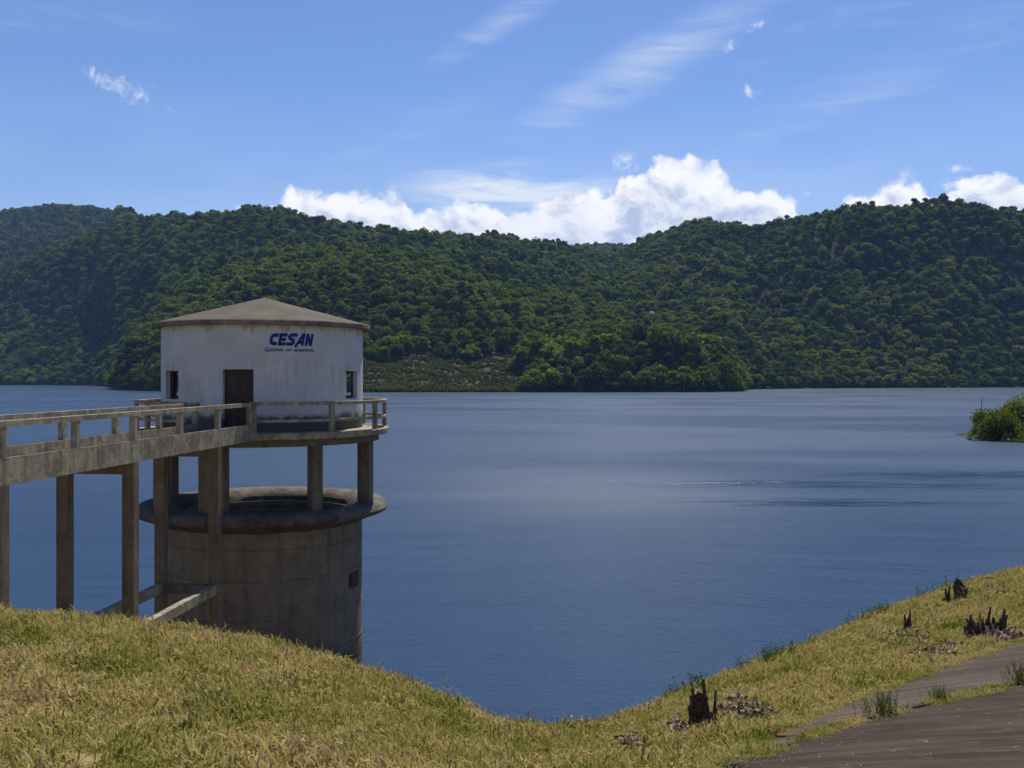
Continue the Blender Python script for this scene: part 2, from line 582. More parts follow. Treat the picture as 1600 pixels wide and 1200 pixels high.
M_LEAF = foliage('forest_leaves', [(0.017, 0.031, 0.009), (0.036, 0.060, 0.012), (0.073, 0.106, 0.016), (0.116, 0.150, 0.022), (0.15, 0.158, 0.042)], 0.006)
M_SCRUB = foliage('scrub_leaves', [(0.028, 0.034, 0.014), (0.058, 0.068, 0.022), (0.095, 0.105, 0.030), (0.115, 0.085, 0.045)], 0.03)
M_BUSH = foliage('shore_bush_leaves', [(0.060, 0.076, 0.016), (0.100, 0.118, 0.024), (0.145, 0.155, 0.034)], 0.3)
M_WEED = foliage('weed_leaves', [(0.038, 0.042, 0.018), (0.06, 0.078, 0.022), (0.10, 0.125, 0.03)], 0.8)


def grass_mat():
    m, t, out = material('mown_grass_blades')
    rnd = t.new('ShaderNodeObjectInfo').outputs['Random']
    pos = t.new('ShaderNodeNewGeometry').outputs['Position']
    n = t.noise(pos, 0.55, 4, 0.6)
    n2 = t.noise(pos, 3.5, 3, 0.6)
    f = t.m('ADD', t.m('MULTIPLY', rnd, 0.45), t.m('ADD', t.m('MULTIPLY', t.m('SUBTRACT', n, 0.5), 1.5), t.m('MULTIPLY', t.m('SUBTRACT', n2, 0.24), 1.0)), clamp=True)
    c = t.ramp(f, [(0.0, (0.110, 0.135, 0.026)), (0.24, (0.20, 0.205, 0.042)), (0.47, (0.34, 0.285, 0.090)), (0.74, (0.46, 0.37, 0.165)), (1.0, (0.28, 0.185, 0.10))])
    a = t.new('ShaderNodeBsdfDiffuse', {'Color': c})
    b = t.new('ShaderNodeBsdfTranslucent', {'Color': c})
    mx = t.new('ShaderNodeMixShader', {0: 0.35})
    t.l.new(a.outputs[0], mx.inputs[1])
    t.l.new(b.outputs[0], mx.inputs[2])
    t.l.new(mx.outputs[0], out.inputs['Surface'])
    return m


M_GRASS = grass_mat()


def bank_mat():
    m, t, out = material('grassy_soil')
    pos = t.new('ShaderNodeNewGeometry').outputs['Position']
    n = t.noise(pos, 0.55, 4, 0.6)
    n2 = t.noise(pos, 9.0, 6, 0.7)
    c = t.ramp(t.m('ADD', t.m('MULTIPLY', n, 0.5), t.m('MULTIPLY', n2, 0.5)), [(0.3, (0.10, 0.085, 0.035)), (0.46, (0.17, 0.135, 0.06)), (0.55, (0.27, 0.205, 0.09)), (0.7, (0.34, 0.26, 0.13))])
    principled(t, out, c, 0.95, t.bump(n2, 0.8, 0.05), 0.1)
    return m


M_BANK = bank_mat()


def slab_mat(name, base, straw):
    m, t, out = material(name)
    pos = t.new('ShaderNodeNewGeometry').outputs['Position']
    n = t.noise(pos, 0.8, 5, 0.6)
    g = t.noise(pos, 60.0, 3, 0.7)
    st = t.noise(t.map(pos, (0.5, 3.2, 1.0), (0, 0, rad(-40))), 1.0, 5, 0.6)
    c = t.mix(t.step(n, 0.35, 0.65), tuple(x * 0.75 for x in base), tuple(x * 1.2 for x in base))
    c = t.mix(t.step(st, 0.42, 0.66, 0.0, 0.7), c, tuple(x * 1.75 for x in base))
    c = t.mix(t.step(g, 0.35, 0.7, 0.0, 0.5), c, (0.02, 0.018, 0.016))
    # bits of straw blown onto it
    vs = t.new('ShaderNodeTexVoronoi', {'Vector': t.map(pos, (1.6, 9.0, 1.0), (0, 0, rad(-35))), 'Scale': 1.0}, feature='F1')
    c = t.mix(t.m('MULTIPLY', t.step(vs.outputs['Distance'], 0.14, 0.07), straw), c, (0.36, 0.28, 0.16))
    principled(t, out, c, 0.97, t.bump(t.m('ADD', g, n), 0.6, 0.02), 0.05)
    return m


M_SLAB = slab_mat('old_dark_concrete', (0.076, 0.060, 0.048), 0.3)
M_SLAB2 = slab_mat('dark_brown_paving', (0.054, 0.041, 0.032), 0.3)


def hill_mat():
    m, t, out = material('hill_ground')
    pos = t.new('ShaderNodeNewGeometry').outputs['Position']
    n = t.noise(t.map(pos, (0.09, 0.22, 0.4)), 1.0, 5, 0.65)
    c = t.ramp(n, [(0.3, (0.026, 0.026, 0.013)), (0.45, (0.042, 0.034, 0.020)), (0.57, (0.058, 0.038, 0.026)), (0.72, (0.07, 0.045, 0.032))])
    sx, sy, sz = t.new('ShaderNodeSeparateXYZ', {'Vector': pos}).outputs
    cl = t.m('MULTIPLY', t.m('MULTIPLY', t.step(sx, -150.0, -125.0), t.step(sx, 35.0, 10.0)), t.step(sy, 905.0, 870.0))
    c = t.mix(cl, (0.012, 0.018, 0.008), c)
    principled(t, out, c, 0.95, None, 0.1)
    return m


M_HILL = hill_mat()


def water_mat():
    m, t, out = material('lake_water')
    pos = t.new('ShaderNodeNewGeometry').outputs['Position']
    w1 = t.noise(t.map(pos, (1.7, 3.2, 1.0), (0, 0, rad(12))), 1.0, 4, 0.55, 0.3)
    w2 = t.noise(t.map(pos, (4.0, 7.5, 1.0), (0, 0, rad(-14))), 1.0, 3, 0.6, 0.2)
    w3 = t.noise(t.map(pos, (0.10, 0.24, 1.0), (0, 0, rad(6))), 1.0, 3, 0.5)
    # wind lanes: calmer and rougher streaks across the lake
    lane = t.noise(t.map(pos, (0.010, 0.055, 1.0), (0, 0, rad(5))), 1.0, 4, 0.55, 0.4)
    big = t.noise(t.map(pos, (0.013, 0.03, 1.0), (0, 0, rad(-8))), 1.0, 3, 0.5, 0.6, w=3.3)
    amp = t.m('MULTIPLY', t.step(lane, 0.28, 0.55, 0.68, 1.0), t.step(big, 0.32, 0.62, 0.65, 1.1))
    wob = t.new('ShaderNodeVectorMath', {0: t.new('ShaderNodeTexNoise', {'Vector': t.map(pos, (0.03, 0.12, 1.0)), 'Scale': 1.0, 'Detail': 4.0}).outputs['Color'], 1: (14.0, 11.0, 0.0)}, operation='MULTIPLY').outputs[0]
    wp = t.new('ShaderNodeVectorMath', {0: pos, 1: wob}, operation='ADD').outputs[0]
    slick = None
    for (cx, cy, rx, ry, an) in ((42, 107, 26, 5.2, -0.04), (34, 94, 17, 3.2, 0.05), (64, 119, 26, 4.6, 0.07)):
        q = t.new('ShaderNodeMapping', {'Vector': wp, 'Location': (cx, cy, WATER), 'Rotation': (0, 0, an), 'Scale': (rx, ry, 1)}, vector_type='TEXTURE').outputs[0]
        g = t.step(t.new('ShaderNodeVectorMath', {0: q}, operation='LENGTH').outputs['Value'], 1.15, 0.3)
        slick = g if slick is None else t.m('MAXIMUM', slick, g)
    slick = t.m('MULTIPLY', slick, t.step(t.noise(t.map(pos, (0.10, 0.55, 1.0), (0, 0, rad(4))), 1.0, 4, 0.6, 0.5), 0.34, 0.6))
    amp = t.m('MULTIPLY', amp, t.m('SUBTRACT', 1.0, t.m('MULTIPLY', slick, 0.7)))
    gq = t.new('ShaderNodeMapping', {'Vector': wp, 'Location': (14, 98, WATER), 'Scale': (20, 34, 1)}, vector_type='TEXTURE').outputs[0]
    gust = t.step(t.new('ShaderNodeVectorMath', {0: gq}, operation='LENGTH').outputs['Value'], 1.3, 0.0)
    h = t.m('ADD', t.m('MULTIPLY', w1, 0.26), t.m('ADD', t.m('MULTIPLY', w2, 0.10), t.m('MULTIPLY', w3, 1.1)))
    # calmer water in the lee of the dam
    yy = t.new('ShaderNodeSeparateXYZ', {'Vector': pos}).outputs[1]
    lee = t.step(t.m('ADD', yy, t.m('MULTIPLY', big, 50.0)), 55.0, 125.0)
    amp = t.m('MULTIPLY', amp, t.m('ADD', 0.5, t.m('MULTIPLY', lee, 0.5)))
    h = t.m('MULTIPLY', h, amp)
    p = principled(t, out, (0.013, 0.032, 0.068), t.m('SUBTRACT', t.m('ADD', t.m('ADD', 0.17, t.m('MULTIPLY', gust, 0.13)), t.m('MULTIPLY', lee, t.step(big, 0.32, 0.62, 0.09, 0.16))), t.m('MULTIPLY', slick, 0.15)), t.bump(h, 1.0, 0.22), 0.5)
    p.inputs['IOR'].default_value = 1.33
    return m


M_WATER = water_mat()

# ------------------------------------------------------------------ the near bank (dam slope)
BANK = {
    -600: [(6, 1180), (9, 1040), (12, 960), (15, 925), (17, 930), (22, 990), (33, 1150)],
    0: [(6, 1190), (9, 1062), (12, 986), (15, 957), (17, 962), (22, 1025), (33, 1175)],
    150: [(6, 1200), (9, 1073), (12, 998), (15, 970), (17, 975), (22, 1035), (33, 1180)],
    300: [(6, 1210), (9, 1083), (12, 1016), (15, 988), (17, 993), (22, 1050), (33, 1190)],
    430: [(6, 1225), (9, 1103), (12, 1036), (15, 1012), (17, 1017), (22, 1075), (33, 1200)],
    560: [(6, 1240), (9, 1128), (12, 1068), (15, 1049), (17, 1054), (23, 1105), (33, 1210)],
    640: [(6, 1255), (9, 1150), (12, 1092), (15, 1073), (17, 1078), (23, 1128), (33, 1230)],
    700: [(6, 1270), (9, 1177), (12, 1119), (15, 1099), (17, 1104), (23, 1150), (33, 1250)],
    780: [(6, 1285), (9, 1202), (12, 1156), (15, 1135), (16, 1134), (18, 1138), (24, 1178), (34, 1260)],
    850: [(6, 1300), (9, 1217), (12, 1168), (15, 1145), (17, 1142), (19, 1146), (24, 1172), (34, 1240)],
    950: [(6, 1295), (9, 1212), (12, 1162), (15, 1138), (17.5, 1131), (20, 1136), (26, 1168), (36, 1250)],
    1060: [(6, 1290), (9, 1207), (12, 1157), (15, 1117), (18, 1095), (20, 1089), (23, 1095), (30, 1133), (38, 1200)],
    1180: [(6, 1280), (9, 1196), (12, 1142), (15, 1097), (19, 1057), (23, 1043), (27, 1050), (34, 1092), (42, 1150)],
    1400: [(6, 1270), (9, 1176), (12, 1111), (16, 1047), (20, 1007), (26, 964), (30, 952), (34, 957), (42, 1002), (50, 1050)],
    1600: [(6, 1270), (9, 1166), (12, 1091), (16, 1021), (20, 976), (26, 926), (32, 899), (36, 890), (40, 892), (48, 921), (56, 960)],
    2000: [(6, 1260), (9, 1150), (12, 1070), (18, 985), (26, 905), (36, 857), (44, 847), (50, 852), (60, 900), (70, 950)],
}
BX = np.array(sorted(BANK), float)
BZ = np.arange(0, 110, 0.5)
BT = np.stack([pchip([0.0] + [p[0] for p in BANK[k]], [-1.7] + [-(p[1] - HZ) * p[0] / F for p in BANK[k]], BZ) for k in sorted(BANK)])
BXF = np.arange(-600, 2001, 20.0)
BT = np.stack([pchip(BX, BT[:, j], BXF) for j in range(len(BZ))], 1)


def bilerp(tab, u, v):
    u = np.clip(u, 0, tab.shape[0] - 1.001)
    v = np.clip(v, 0, tab.shape[1] - 1.001)
    i, j = u.astype(int), v.astype(int)
    a, b = u - i, v - j
    return (tab[i, j] * (1 - a) * (1 - b) + tab[i + 1, j] * a * (1 - b) + tab[i, j + 1] * (1 - a) * b + tab[i + 1, j + 1] * a * b)


# the paved apron at the right, as lines over the bank
def bank_z(X, Y, rough=True):
    X, Y = np.asarray(X, float), np.asarray(Y, float)
    px = 800 + F * X / np.maximum(Y, 5.0)
    z = bilerp(BT, (px + 600) / 20.0, np.maximum(Y, 0.0) / 0.5)
    if rough:
        z = z + 0.05 * wavy(X, Y, 2.6, 3, 2)
    z = np.maximum(z, -17.0)
    return z - 0.05


def on_bank(px, py):
    """where the bank is met by looking towards a point of the picture"""
    prev = None
    for Y in np.arange(3.0, 60.0, 0.05):
        X = (px - 800) / F * Y
        if -(py - HZ) / F * Y <= bank_z(X, Y, False):
            return Vector((X, float(Y), float(bank_z(X, Y, False))))
    return None


gx, gy = np.arange(-60, 90.01, 0.4), np.arange(-30, 80.01, 0.4)
GX, GY = np.meshgrid(gx, gy, indexing='ij')
GZ = bank_z(GX, GY)
bank = structure(link('grassy_bank', np_mesh('grassy_bank', np.stack([GX, GY, GZ], -1).reshape(-1, 3), grid_faces(len(gx), len(gy)), M_BANK, True)))

# ------------------------------------------------------------------ paved apron
UP = [on_bank(*p) for p in ((1120, 1212), (1200, 1168), (1300, 1122), (1440, 1068), (1600, 1012), (1760, 962))]
JO = [on_bank(*p) for p in ((1150, 1212), (1225, 1182), (1370, 1132), (1480, 1108), (1600, 1080), (1780, 1040))]
LO = [Vector((p.x + 1.5 + 3.0 * i / 5, p.y - 9.0, 0)) for i, p in enumerate(JO)]


def poly_xy(a, n):
    a = np.array([(p.x, p.y) for p in a])
    s = np.concatenate([[0], np.cumsum(np.linalg.norm(np.diff(a, axis=0), axis=1))])
    q = np.linspace(0, s[-1], n)
    return np.stack([pchip(s, a[:, 0], q), pchip(s, a[:, 1], q)], 1)


NU = 40
U2, J2, L2 = poly_xy(UP, NU), poly_xy(JO, NU), poly_xy(LO, NU)


def strip(name, A, B, mat, lift):
    nv = 9
    V = []
    for i in range(NU):
        for j in range(nv):
            q = A[i] * (1 - j / (nv - 1)) + B[i] * j / (nv - 1)
            V.append((q[0], q[1], float(bank_z(q[0], q[1], False)) + lift))
    V = np.array(V)
    top = grid_faces(NU, nv)
    n = len(V)
    low = V.copy()
    low[:, 2] -= 0.25
    rim = [i * nv for i in range(NU)] + [(NU - 1) * nv + j for j in range(1, nv)] + [i * nv + nv - 1 for i in range(NU - 2, -1, -1)] + [j for j in range(nv - 2, 0, -1)]
    sides = [(a, b, b + n, a + n) for a, b in zip(rim, rim[1:] + rim[:1])]
    me = np_mesh(name, np.concatenate([V, low]), np.concatenate([top, np.array(sides)]), mat)
    fix_normals(me)
    return structure(link(name, me))


strip('paved_apron', U2, J2 + (U2 - J2) * 0.02, M_SLAB, 0.10)
strip('paved_road', J2, L2, M_SLAB2, 0.085)

# ------------------------------------------------------------------ lake
def ring_sheet(name, z, mat):
    xs = np.concatenate([-np.geomspace(9000, 40, 24), np.linspace(-30, 30, 7), np.geomspace(40, 9000, 24)])
    ys = np.concatenate([[-9000, -2000, -300, -50], np.linspace(0, 60, 7), np.geomspace(80, 9000, 26)])
    X, Y = np.meshgrid(xs, ys, indexing='ij')
    return link(name, np_mesh(name, np.stack([X, Y, np.full_like(X, z)], -1).reshape(-1, 3), grid_faces(len(xs), len(ys)), mat))


structure(ring_sheet('lake_water', WATER, M_WATER))

# ------------------------------------------------------------------ hills
def shoreZ(y):
    return -WATER * F / (y - HZ)


HILL = {
    -500: [(1500, 601), (1750, 540), (2100, 470), (2500, 420), (3000, 360)],
    -150: [(1500, 601), (1700, 540), (2000, 440), (2300, 446), (3000, 350)],
    0: [(1500, 601), (1700, 530), (2000, 416), (2300, 432), (3000, 332)],
    80: [(1450, 602), (1640, 530), (1960, 386), (2300, 412), (3000, 321)],
    140: [(1400, 602), (1560, 530), (1930, 370), (2300, 396), (2950, 325)],
    168: [(1250, 603), (1480, 530), (1900, 362), (2300, 390), (2900, 331)],
    185: [(900, 609), (930, 565), (1050, 590), (1300, 545), (1880, 354), (2900, 341)],
    205: [(860, 610), (930, 518), (1050, 540), (1300, 520), (1850, 346), (2900, 350)],
    250: [(820, 611), (930, 494), (1100, 490), (1350, 450), (1800, 341), (2300, 380), (2900, 362)],
    300: [(800, 611), (920, 480), (1100, 456), (1350, 420), (1750, 339), (2300, 380)],
    400: [(780, 612), (900, 510), (1050, 430), (1300, 400), (1700, 333), (2300, 380)],
    440: [(775, 612), (900, 520), (1050, 420), (1300, 396), (1690, 329), (2300, 380)],
    500: [(760, 612), (870, 550), (1050, 414), (1300, 390), (1650, 344), (2300, 390)],
    560: [(746, 613), (860, 560), (960, 470), (1060, 410), (1300, 386), (1650, 357), (2300, 395)],
    620: [(746, 613), (860, 560), (960, 475), (1080, 414), (1300, 385), (1650, 359), (2300, 395)],
    700: [(746, 613), (860, 560), (960, 480), (1100, 425), (1350, 398), (1700, 371), (2300, 400)],
    740: [(746, 613), (860, 558), (960, 480), (1120, 430), (1370, 400), (1730, 375), (2300, 400)],
    800: [(746, 613), (860, 555), (960, 490), (1150, 440), (1400, 405), (1750, 368), (2300, 402)],
    860: [(748, 613), (800, 550), (870, 540), (960, 515), (1180, 450), (1450, 410), (1800, 381), (2400, 410)],
    900: [(750, 613), (800, 540), (860, 530), (960, 512), (1200, 462), (1500, 418), (1850, 391), (2400, 402), (3400, 390)],
    950: [(752, 613), (800, 535), (860, 522), (960, 518), (1200, 475), (1500, 430), (1900, 398), (2400, 402), (3400, 388)],
    1000: [(755, 613), (800, 533), (860, 522), (960, 522), (1100, 498), (1400, 440), (1900, 382), (2500, 405), (3400, 392)],
    1060: [(760, 613), (805, 538), (860, 527), (960, 532), (1100, 500), (1350, 435), (1800, 355), (2500, 400)],
    1100: [(765, 613), (810, 545), (860, 535), (960, 542), (1100, 502), (1350, 430), (1750, 347), (2400, 400)],
    1145: [(785, 612), (825, 568), (880, 575), (1000, 545), (1300, 440), (1720, 348), (2400, 400)],
    1175: [(950, 608), (1030, 565), (1150, 515), (1350, 430), (1700, 350), (2400, 400)],
    1240: [(1000, 607), (1060, 565), (1200, 490), (1350, 405), (1600, 352), (2300, 400)],
    1280: [(1020, 607), (1080, 565), (1220, 470), (1350, 390), (1530, 333), (2200, 400)],
    1340: [(1050, 606), (1100, 560), (1250, 445), (1450, 316), (2000, 400)],
    1450: [(1070, 606), (1120, 558), (1280, 425), (1450, 311), (2000, 400)],
    1530: [(1100, 605), (1150, 550), (1290, 420), (1450, 313), (2000, 400)],
    1600: [(1130, 605), (1200, 542), (1300, 425), (1450, 325), (2000, 400)],
    1750: [(1130, 605), (1200, 540), (1320, 430), (1480, 350), (2000, 410)],
    2100: [(1100, 605), (1200, 540), (1400, 430), (1600, 380), (2200, 420)],
}
TREE_H = 12.0
HXs = sorted(HILL)
HZG = np.arange(650, 4600, 10.0)
tab = []
for k in HXs:
    ps = HILL[k]
    zs_ = [(ps[0][0] - 120, -22.0), (ps[0][0] - 8, WATER - 1.2), (ps[0][0], WATER + 0.2)]
    zs_ += [(Z, (HZ - y) * Z / F - (0.0 if 540 < k < 840 and Z < 870 else TREE_H)) for Z, y in ps[1:]]
    lz, lh = zs_[-1]
    zs_ += [(lz + 300, lh - 40), (lz + 900, lh - 120), (6500, min(lh - 220, -20))]
    tab.append(pchip([a for a, _ in zs_], [b for _, b in zs_], HZG))
tab = np.stack(tab)
HXF = np.arange(-500, 2101, 5.0)
HT = np.stack([np.interp(HXF, HXs, tab[:, j]) for j in range(len(HZG))], 1)
PXG, ZG = np.meshgrid(HXF, HZG, indexing='ij')
XG = (PXG - 800) / F * ZG
relief = (wavy(XG, ZG, 240.0, 4, 1) * 6.0 + wavy(XG * 1.5, ZG * 0.45, 210.0, 3, 2) * 9.0) * np.clip((HT - WATER) / 60.0, 0, 1) * np.clip((2500 - ZG) / 600.0, 0.1, 1) + np.clip((HT - WATER) / 8.0, 0, 1) * wavy(XG, ZG, 35.0, 2, 4) * 0.8
HT = HT + relief


def hill_z(X, Y):
    px = 800 + F * X / Y
    return bilerp(HT, (px + 500) / 5.0, (Y - 650) / 10.0)


hi = np.arange(0, len(HXF), 2)
hv = np.stack([XG[hi], ZG[hi], HT[hi]], -1).reshape(-1, 3)
structure(link('forested_hills', np_mesh('forested_hills', hv, grid_faces(len(hi), len(HZG)), M_HILL, True)))

# ------------------------------------------------------------------ tree kinds
def leaf_quads(centers, normals, size, rng, flat=0.68):
    n = len(centers)
    nr = normals * (1 - flat) + rng.normal(size=(n, 3)) * flat
    nr /= np.linalg.norm(nr, axis=1)[:, None]
    up = rng.normal(size=(n, 3))
    a = np.cross(nr, up)
    a /= np.linalg.norm(a, axis=1)[:, None]
    b = np.cross(nr, a)
    s = (size * rng.uniform(0.6, 1.35, n))[:, None]
    q = rng.uniform(0.55, 1.0, n)[:, None]
    V = np.stack([centers + a * s, centers + b * s * q, centers - a * s * rng.uniform(0.6, 1.0, n)[:, None], centers - b * s * q], 1)
    return V.reshape(-1, 3), np.arange(4 * n).reshape(-1, 4)


def crown_mesh(name, seed, H, R, lobes, nleaf, leaf, mat, base=0.3, flatten=0.75):
    rng = np.random.default_rng(seed)
    C, Nn = [], []
    L = []
    for i in range(lobes):
        a = rng.uniform(0, 2 * math.pi)
        h = rng.uniform(0, 1)
        rr = R * 0.62 * math.sqrt(rng.uniform(0.05, 1)) * (1.0 - 0.55 * h**2)
        L.append((rr * math.cos(a), rr * math.sin(a), H * (base + (0.93 - base) * h) - R * 0.2, R * rng.uniform(0.34, 0.56)))
    per = nleaf // lobes
    for (x, y, z, r) in L:
        d = rng.normal(size=(per, 3))
        d /= np.linalg.norm(d, axis=1)[:, None]
        d[:, 2] = np.abs(d[:, 2]) * 1.0 - 0.35
        d /= np.linalg.norm(d, axis=1)[:, None]
        k = r * rng.uniform(0.72, 1.1, per)[:, None]
        c = np.array([x, y, z]) + d * k * np.array([1, 1, flatten])
        C.append(c)
        Nn.append(d)
    V, Fq = leaf_quads(np.concatenate(C), np.concatenate(Nn), leaf, rng)
    return np_mesh(name, V, Fq, mat)


def trunk_mesh(name, seed, H, R, r0):
    random.seed(seed)
    mb = MB()
    mb.tube([(0, 0, -1.5), (0.1, 0, H * 0.25), (-0.1, 0.15, H * 0.5), (0.1, 0, H * 0.8)], [r0 * 1.3, r0, r0 * 0.7, r0 * 0.25], 7)
    for i in range(4):
        a = i * 1.6 + random.uniform(0, 0.6)
        mb.tube([(0, 0, H * (0.3 + 0.08 * i)), (math.cos(a) * R * 0.3, math.sin(a) * R * 0.3, H * (0.48 + 0.08 * i)), (math.cos(a) * R * 0.6, math.sin(a) * R * 0.6, H * (0.58 + 0.08 * i))], [r0 * 0.5, r0 * 0.35, r0 * 0.12], 5)
    return mb.mesh(name, M_TRUNK)


KINDS = []
for i, (H, R, lb) in enumerate(((12, 6.2, 11), (10, 5.5, 10), (14, 5.6, 12), (9, 6.6, 11), (12.5, 4.6, 10), (11, 7.2, 14), (8, 4.6, 8))):
    KINDS.append((crown_mesh('crown', 100 + i, H, R, lb, 900, 0.74, M_LEAF), trunk_mesh('trunk', 50 + i, H, R, 0.28)))

# where the trees stand
NTRY = 460000
Y_ = 700 + (3700 - 700) * RNG.uniform(0, 1, NTRY) ** 1.25
P_ = RNG.uniform(-160, 1760, NTRY)
w_ = (Y_ / 3700.0) * (((Y_ - 700) / 3000.0).clip(1e-3, 1) ** (1 - 1 / 1.25))
keep = RNG.uniform(0, 1, NTRY) < np.clip(w_ * 5.0, 0, 1)
Y_, P_ = Y_[keep], P_[keep]
X_ = (P_ - 800) / F * Y_
Z_ = hill_z(X_, Y_)
runmax = np.maximum.accumulate((HT + 7.0) / ZG, axis=1)
vis = (Z_ + 19.0) / Y_ >= bilerp(runmax, (P_ + 500) / 5.0, (Y_ - 40 - 650) / 10.0) - 0.002
clear = (P_ > 556) & (P_ < 818 + 16 * np.sin(Y_ * 0.09) + 9 * np.sin(Y_ * 0.23)) & (Y_ < 862 + 14 * np.sin(P_ * 0.05))
ok = vis & (Z_ > WATER + 0.35) & ~clear
X_, Y_, Z_, P_ = X_[ok], Y_[ok], Z_[ok], P_[ok]
# thin out to a minimum spacing
cell = {}
sel = []
order = RNG.permutation(len(X_))
for i in order:
    sp = 6.4 if Y_[i] < 1400 else 7.2
    key = (int(X_[i] / sp), int(Y_[i] / sp))
    if key in cell:
        continue
    cell[key] = 1
    sel.append(i)
sel = np.array(sel)
X_, Y_, Z_, P_ = X_[sel], Y_[sel], Z_[sel], P_[sel]
nT = len(X_)
S_ = 0.5 + 0.95 * RNG.uniform(0, 1, nT) ** 1.5 + 0.25 * (RNG.uniform(0, 1, nT) < 0.04) * (1.0 - 0.2 * (P_ > 1175) * (Y_ < 1180))
S_ *= np.where((P_ > 835) & (P_ < 1140) & (Y_ < 900), 1.25, 1.0)
K_ = RNG.integers(0, len(KINDS), nT)
SZ_ = S_ * RNG.uniform(0.78, 1.25, nT)
R_ = RNG.uniform(0, 2 * math.pi, nT)
fr = (P_ > -10) & (P_ < 1610)
size = S_ * np.array([12, 10, 14, 9, 12.5, 11, 8])[K_] / Y_ * np.where(fr, 1, 0)
hide = (P_ > 262) & (P_ < 556) & ((HZ - (Z_ + 10) / Y_ * F) > 515)     # behind the tower house
size[hide] = 0
big = np.zeros(nT, bool)
big[np.argsort(-size)[:290]] = True

SHAPE = ['round crowned', 'compact', 'tall', 'low spreading', 'narrow upright', 'very broad crowned', 'small bushy']


def tree_label(i):
    k, px, y, z = SHAPE[K_[i]], P_[i], Y_[i], Z_[i]
    big_ = 'large ' if S_[i] > 1.35 else ''
    hgt = 'by the waterline' if z < WATER + 4 else ('on the side' if z < WATER + 22 else 'on the top')
    if px < 165:
        return '%s%s tree at the far head of the lake' % (big_, k), 'trees at the head of the lake'
    if px < 556:
        return '%s%s tree, %s of the point behind the tower house' % (big_, k, hgt), 'trees on the wooded point behind the tower'
    if px < 834:
        sd_ = 'next to the tower house' if px < 640 else ('above the middle' if px < 745 else 'next to the knoll')
        return '%s%s tree, upper edge of the clearing, %s' % (big_, k, sd_), 'trees above the cleared slope'
    if px < 1175:
        side = 'next to the clearing' if px < 930 else ('in its middle' if px < 1060 else 'towards open water')
        return '%s%s tree, %s of the knoll, %s' % (big_, k, hgt, side), 'trees on the wooded knoll'
    return '%s%s tree %s below the tall round hill' % (big_, k, hgt), 'trees on the shore below the tall hill'


for i in np.nonzero(big)[0]:
    lab = tree_label(i)
    cm_, tm_ = KINDS[K_[i]]
    t_ = thing('broadleaf_tree', (X_[i], Y_[i], Z_[i]), lab[0], 'tree', lab[1])
    t_.rotation_euler = (0, 0, R_[i])
    t_.scale = (S_[i] * 1.05, S_[i] * 1.05, SZ_[i])
    link('crown', cm_, t_)
    link('trunk', tm_, t_)
rest = ~big
fo = scatter('forest', np.stack([X_, Y_, Z_], 1)[rest], np.stack([0 * R_, 0 * R_, R_], 1)[rest], np.stack([S_ * 1.05, S_ * 1.05, SZ_], 1)[rest], K_[rest], [k[0] for k in KINDS])
tag(fo, 'dense dark green forest covering the hills around the lake', 'forest', kind='stuff')
print('trees', nT)

# low scrub on the cleared slope and along the shores
SCRUB = [crown_mesh('scrub', 200 + i, 2.2, 1.9, 5, 150, 0.36, M_SCRUB, 0.15, 0.6) for i in range(3)]
n = 8500
p = RNG.uniform(556, 845, n)
y = RNG.uniform(744, 872, n)
x = (p - 800) / F * y
z = hill_z(x, y)
row = np.sin((y + 0.3 * x) * 2 * math.pi / 21.0 + 1.5 * np.sin(x * 0.03)) + 1.5 * wavy(x, y, 38.0, 3, 7)
ok = (z > WATER + 0.2) & ((row > -0.3) | (RNG.uniform(0, 1, n) < 0.18) | (z < WATER + 3.5)) & (RNG.uniform(0, 1, n) < 0.8)
x, y, z = x[ok], y[ok], z[ok]
low = z < WATER + 3.2
s = RNG.uniform(0.5, 1.2, len(x)) * np.where(low, 1.15, 0.9)
# shoreline fringe everywhere
pf = RNG.uniform(-50, 1650, 9000)
yf = 740 + RNG.uniform(0, 1, 9000) * 850
xf = (pf - 800) / F * yf
zf = hill_z(xf, yf)
okf = (zf > WATER + 0.1) & (zf < WATER + 4.0)
x, y, z = np.concatenate([x, xf[okf]]), np.concatenate([y, yf[okf]]), np.concatenate([z, zf[okf]])
s = np.concatenate([s, RNG.uniform(0.9, 2.0, okf.sum())])
ns = len(x)
so = scatter('low_scrub', np.stack([x, y, z], 1), np.stack([0 * x, 0 * x, RNG.uniform(0, 6.28, ns)], 1), np.repeat(s[:, None], 3, 1), RNG.integers(0, 3, ns), SCRUB)
tag(so, 'low green scrub on the cleared slope and at the water edge', 'scrub', kind='stuff')

# pale rounded rock standing out on the hillside
yb = 1120.0
xb = (1018 - 800) / F * yb
bm_ = MB()
ico = []
for i in range(9):
    th = math.pi * i / 8
    for k in range(12):
        a = 2 * math.pi * k / 12
        r = 1 + 0.12 * math.sin(3 * a + i) + 0.08 * math.sin(5 * a - 2 * i)
        ico.append((3.4 * r * math.sin(th) * math.cos(a), 2.8 * r * math.sin(th) * math.sin(a), 3.0 * math.cos(th) * r))
bm_.poly(ico, [(i * 12 + k, i * 12 + (k + 1) % 12, (i + 1) * 12 + (k + 1) % 12, (i + 1) * 12 + k) for i in range(8) for k in range(12)])
me = bm_.mesh('pale_boulder', M_BOULDER, True)
fix_normals(me)
bo = tag(link('pale_boulder', me), 'small rounded white shape showing among the trees of the hillside', 'boulder')
bo.location = (xb, yb, (HZ - 491) / F * yb)

# ------------------------------------------------------------------ intake tower
TC = Vector((-9.63, 38.8, 0))
FACE = 166.1


def az_of(phi):
    return rad(FACE - phi)


def tp(phi, r, z):
    a = az_of(phi)
    return (TC.x + r * math.sin(a), TC.y + r * math.cos(a), z)


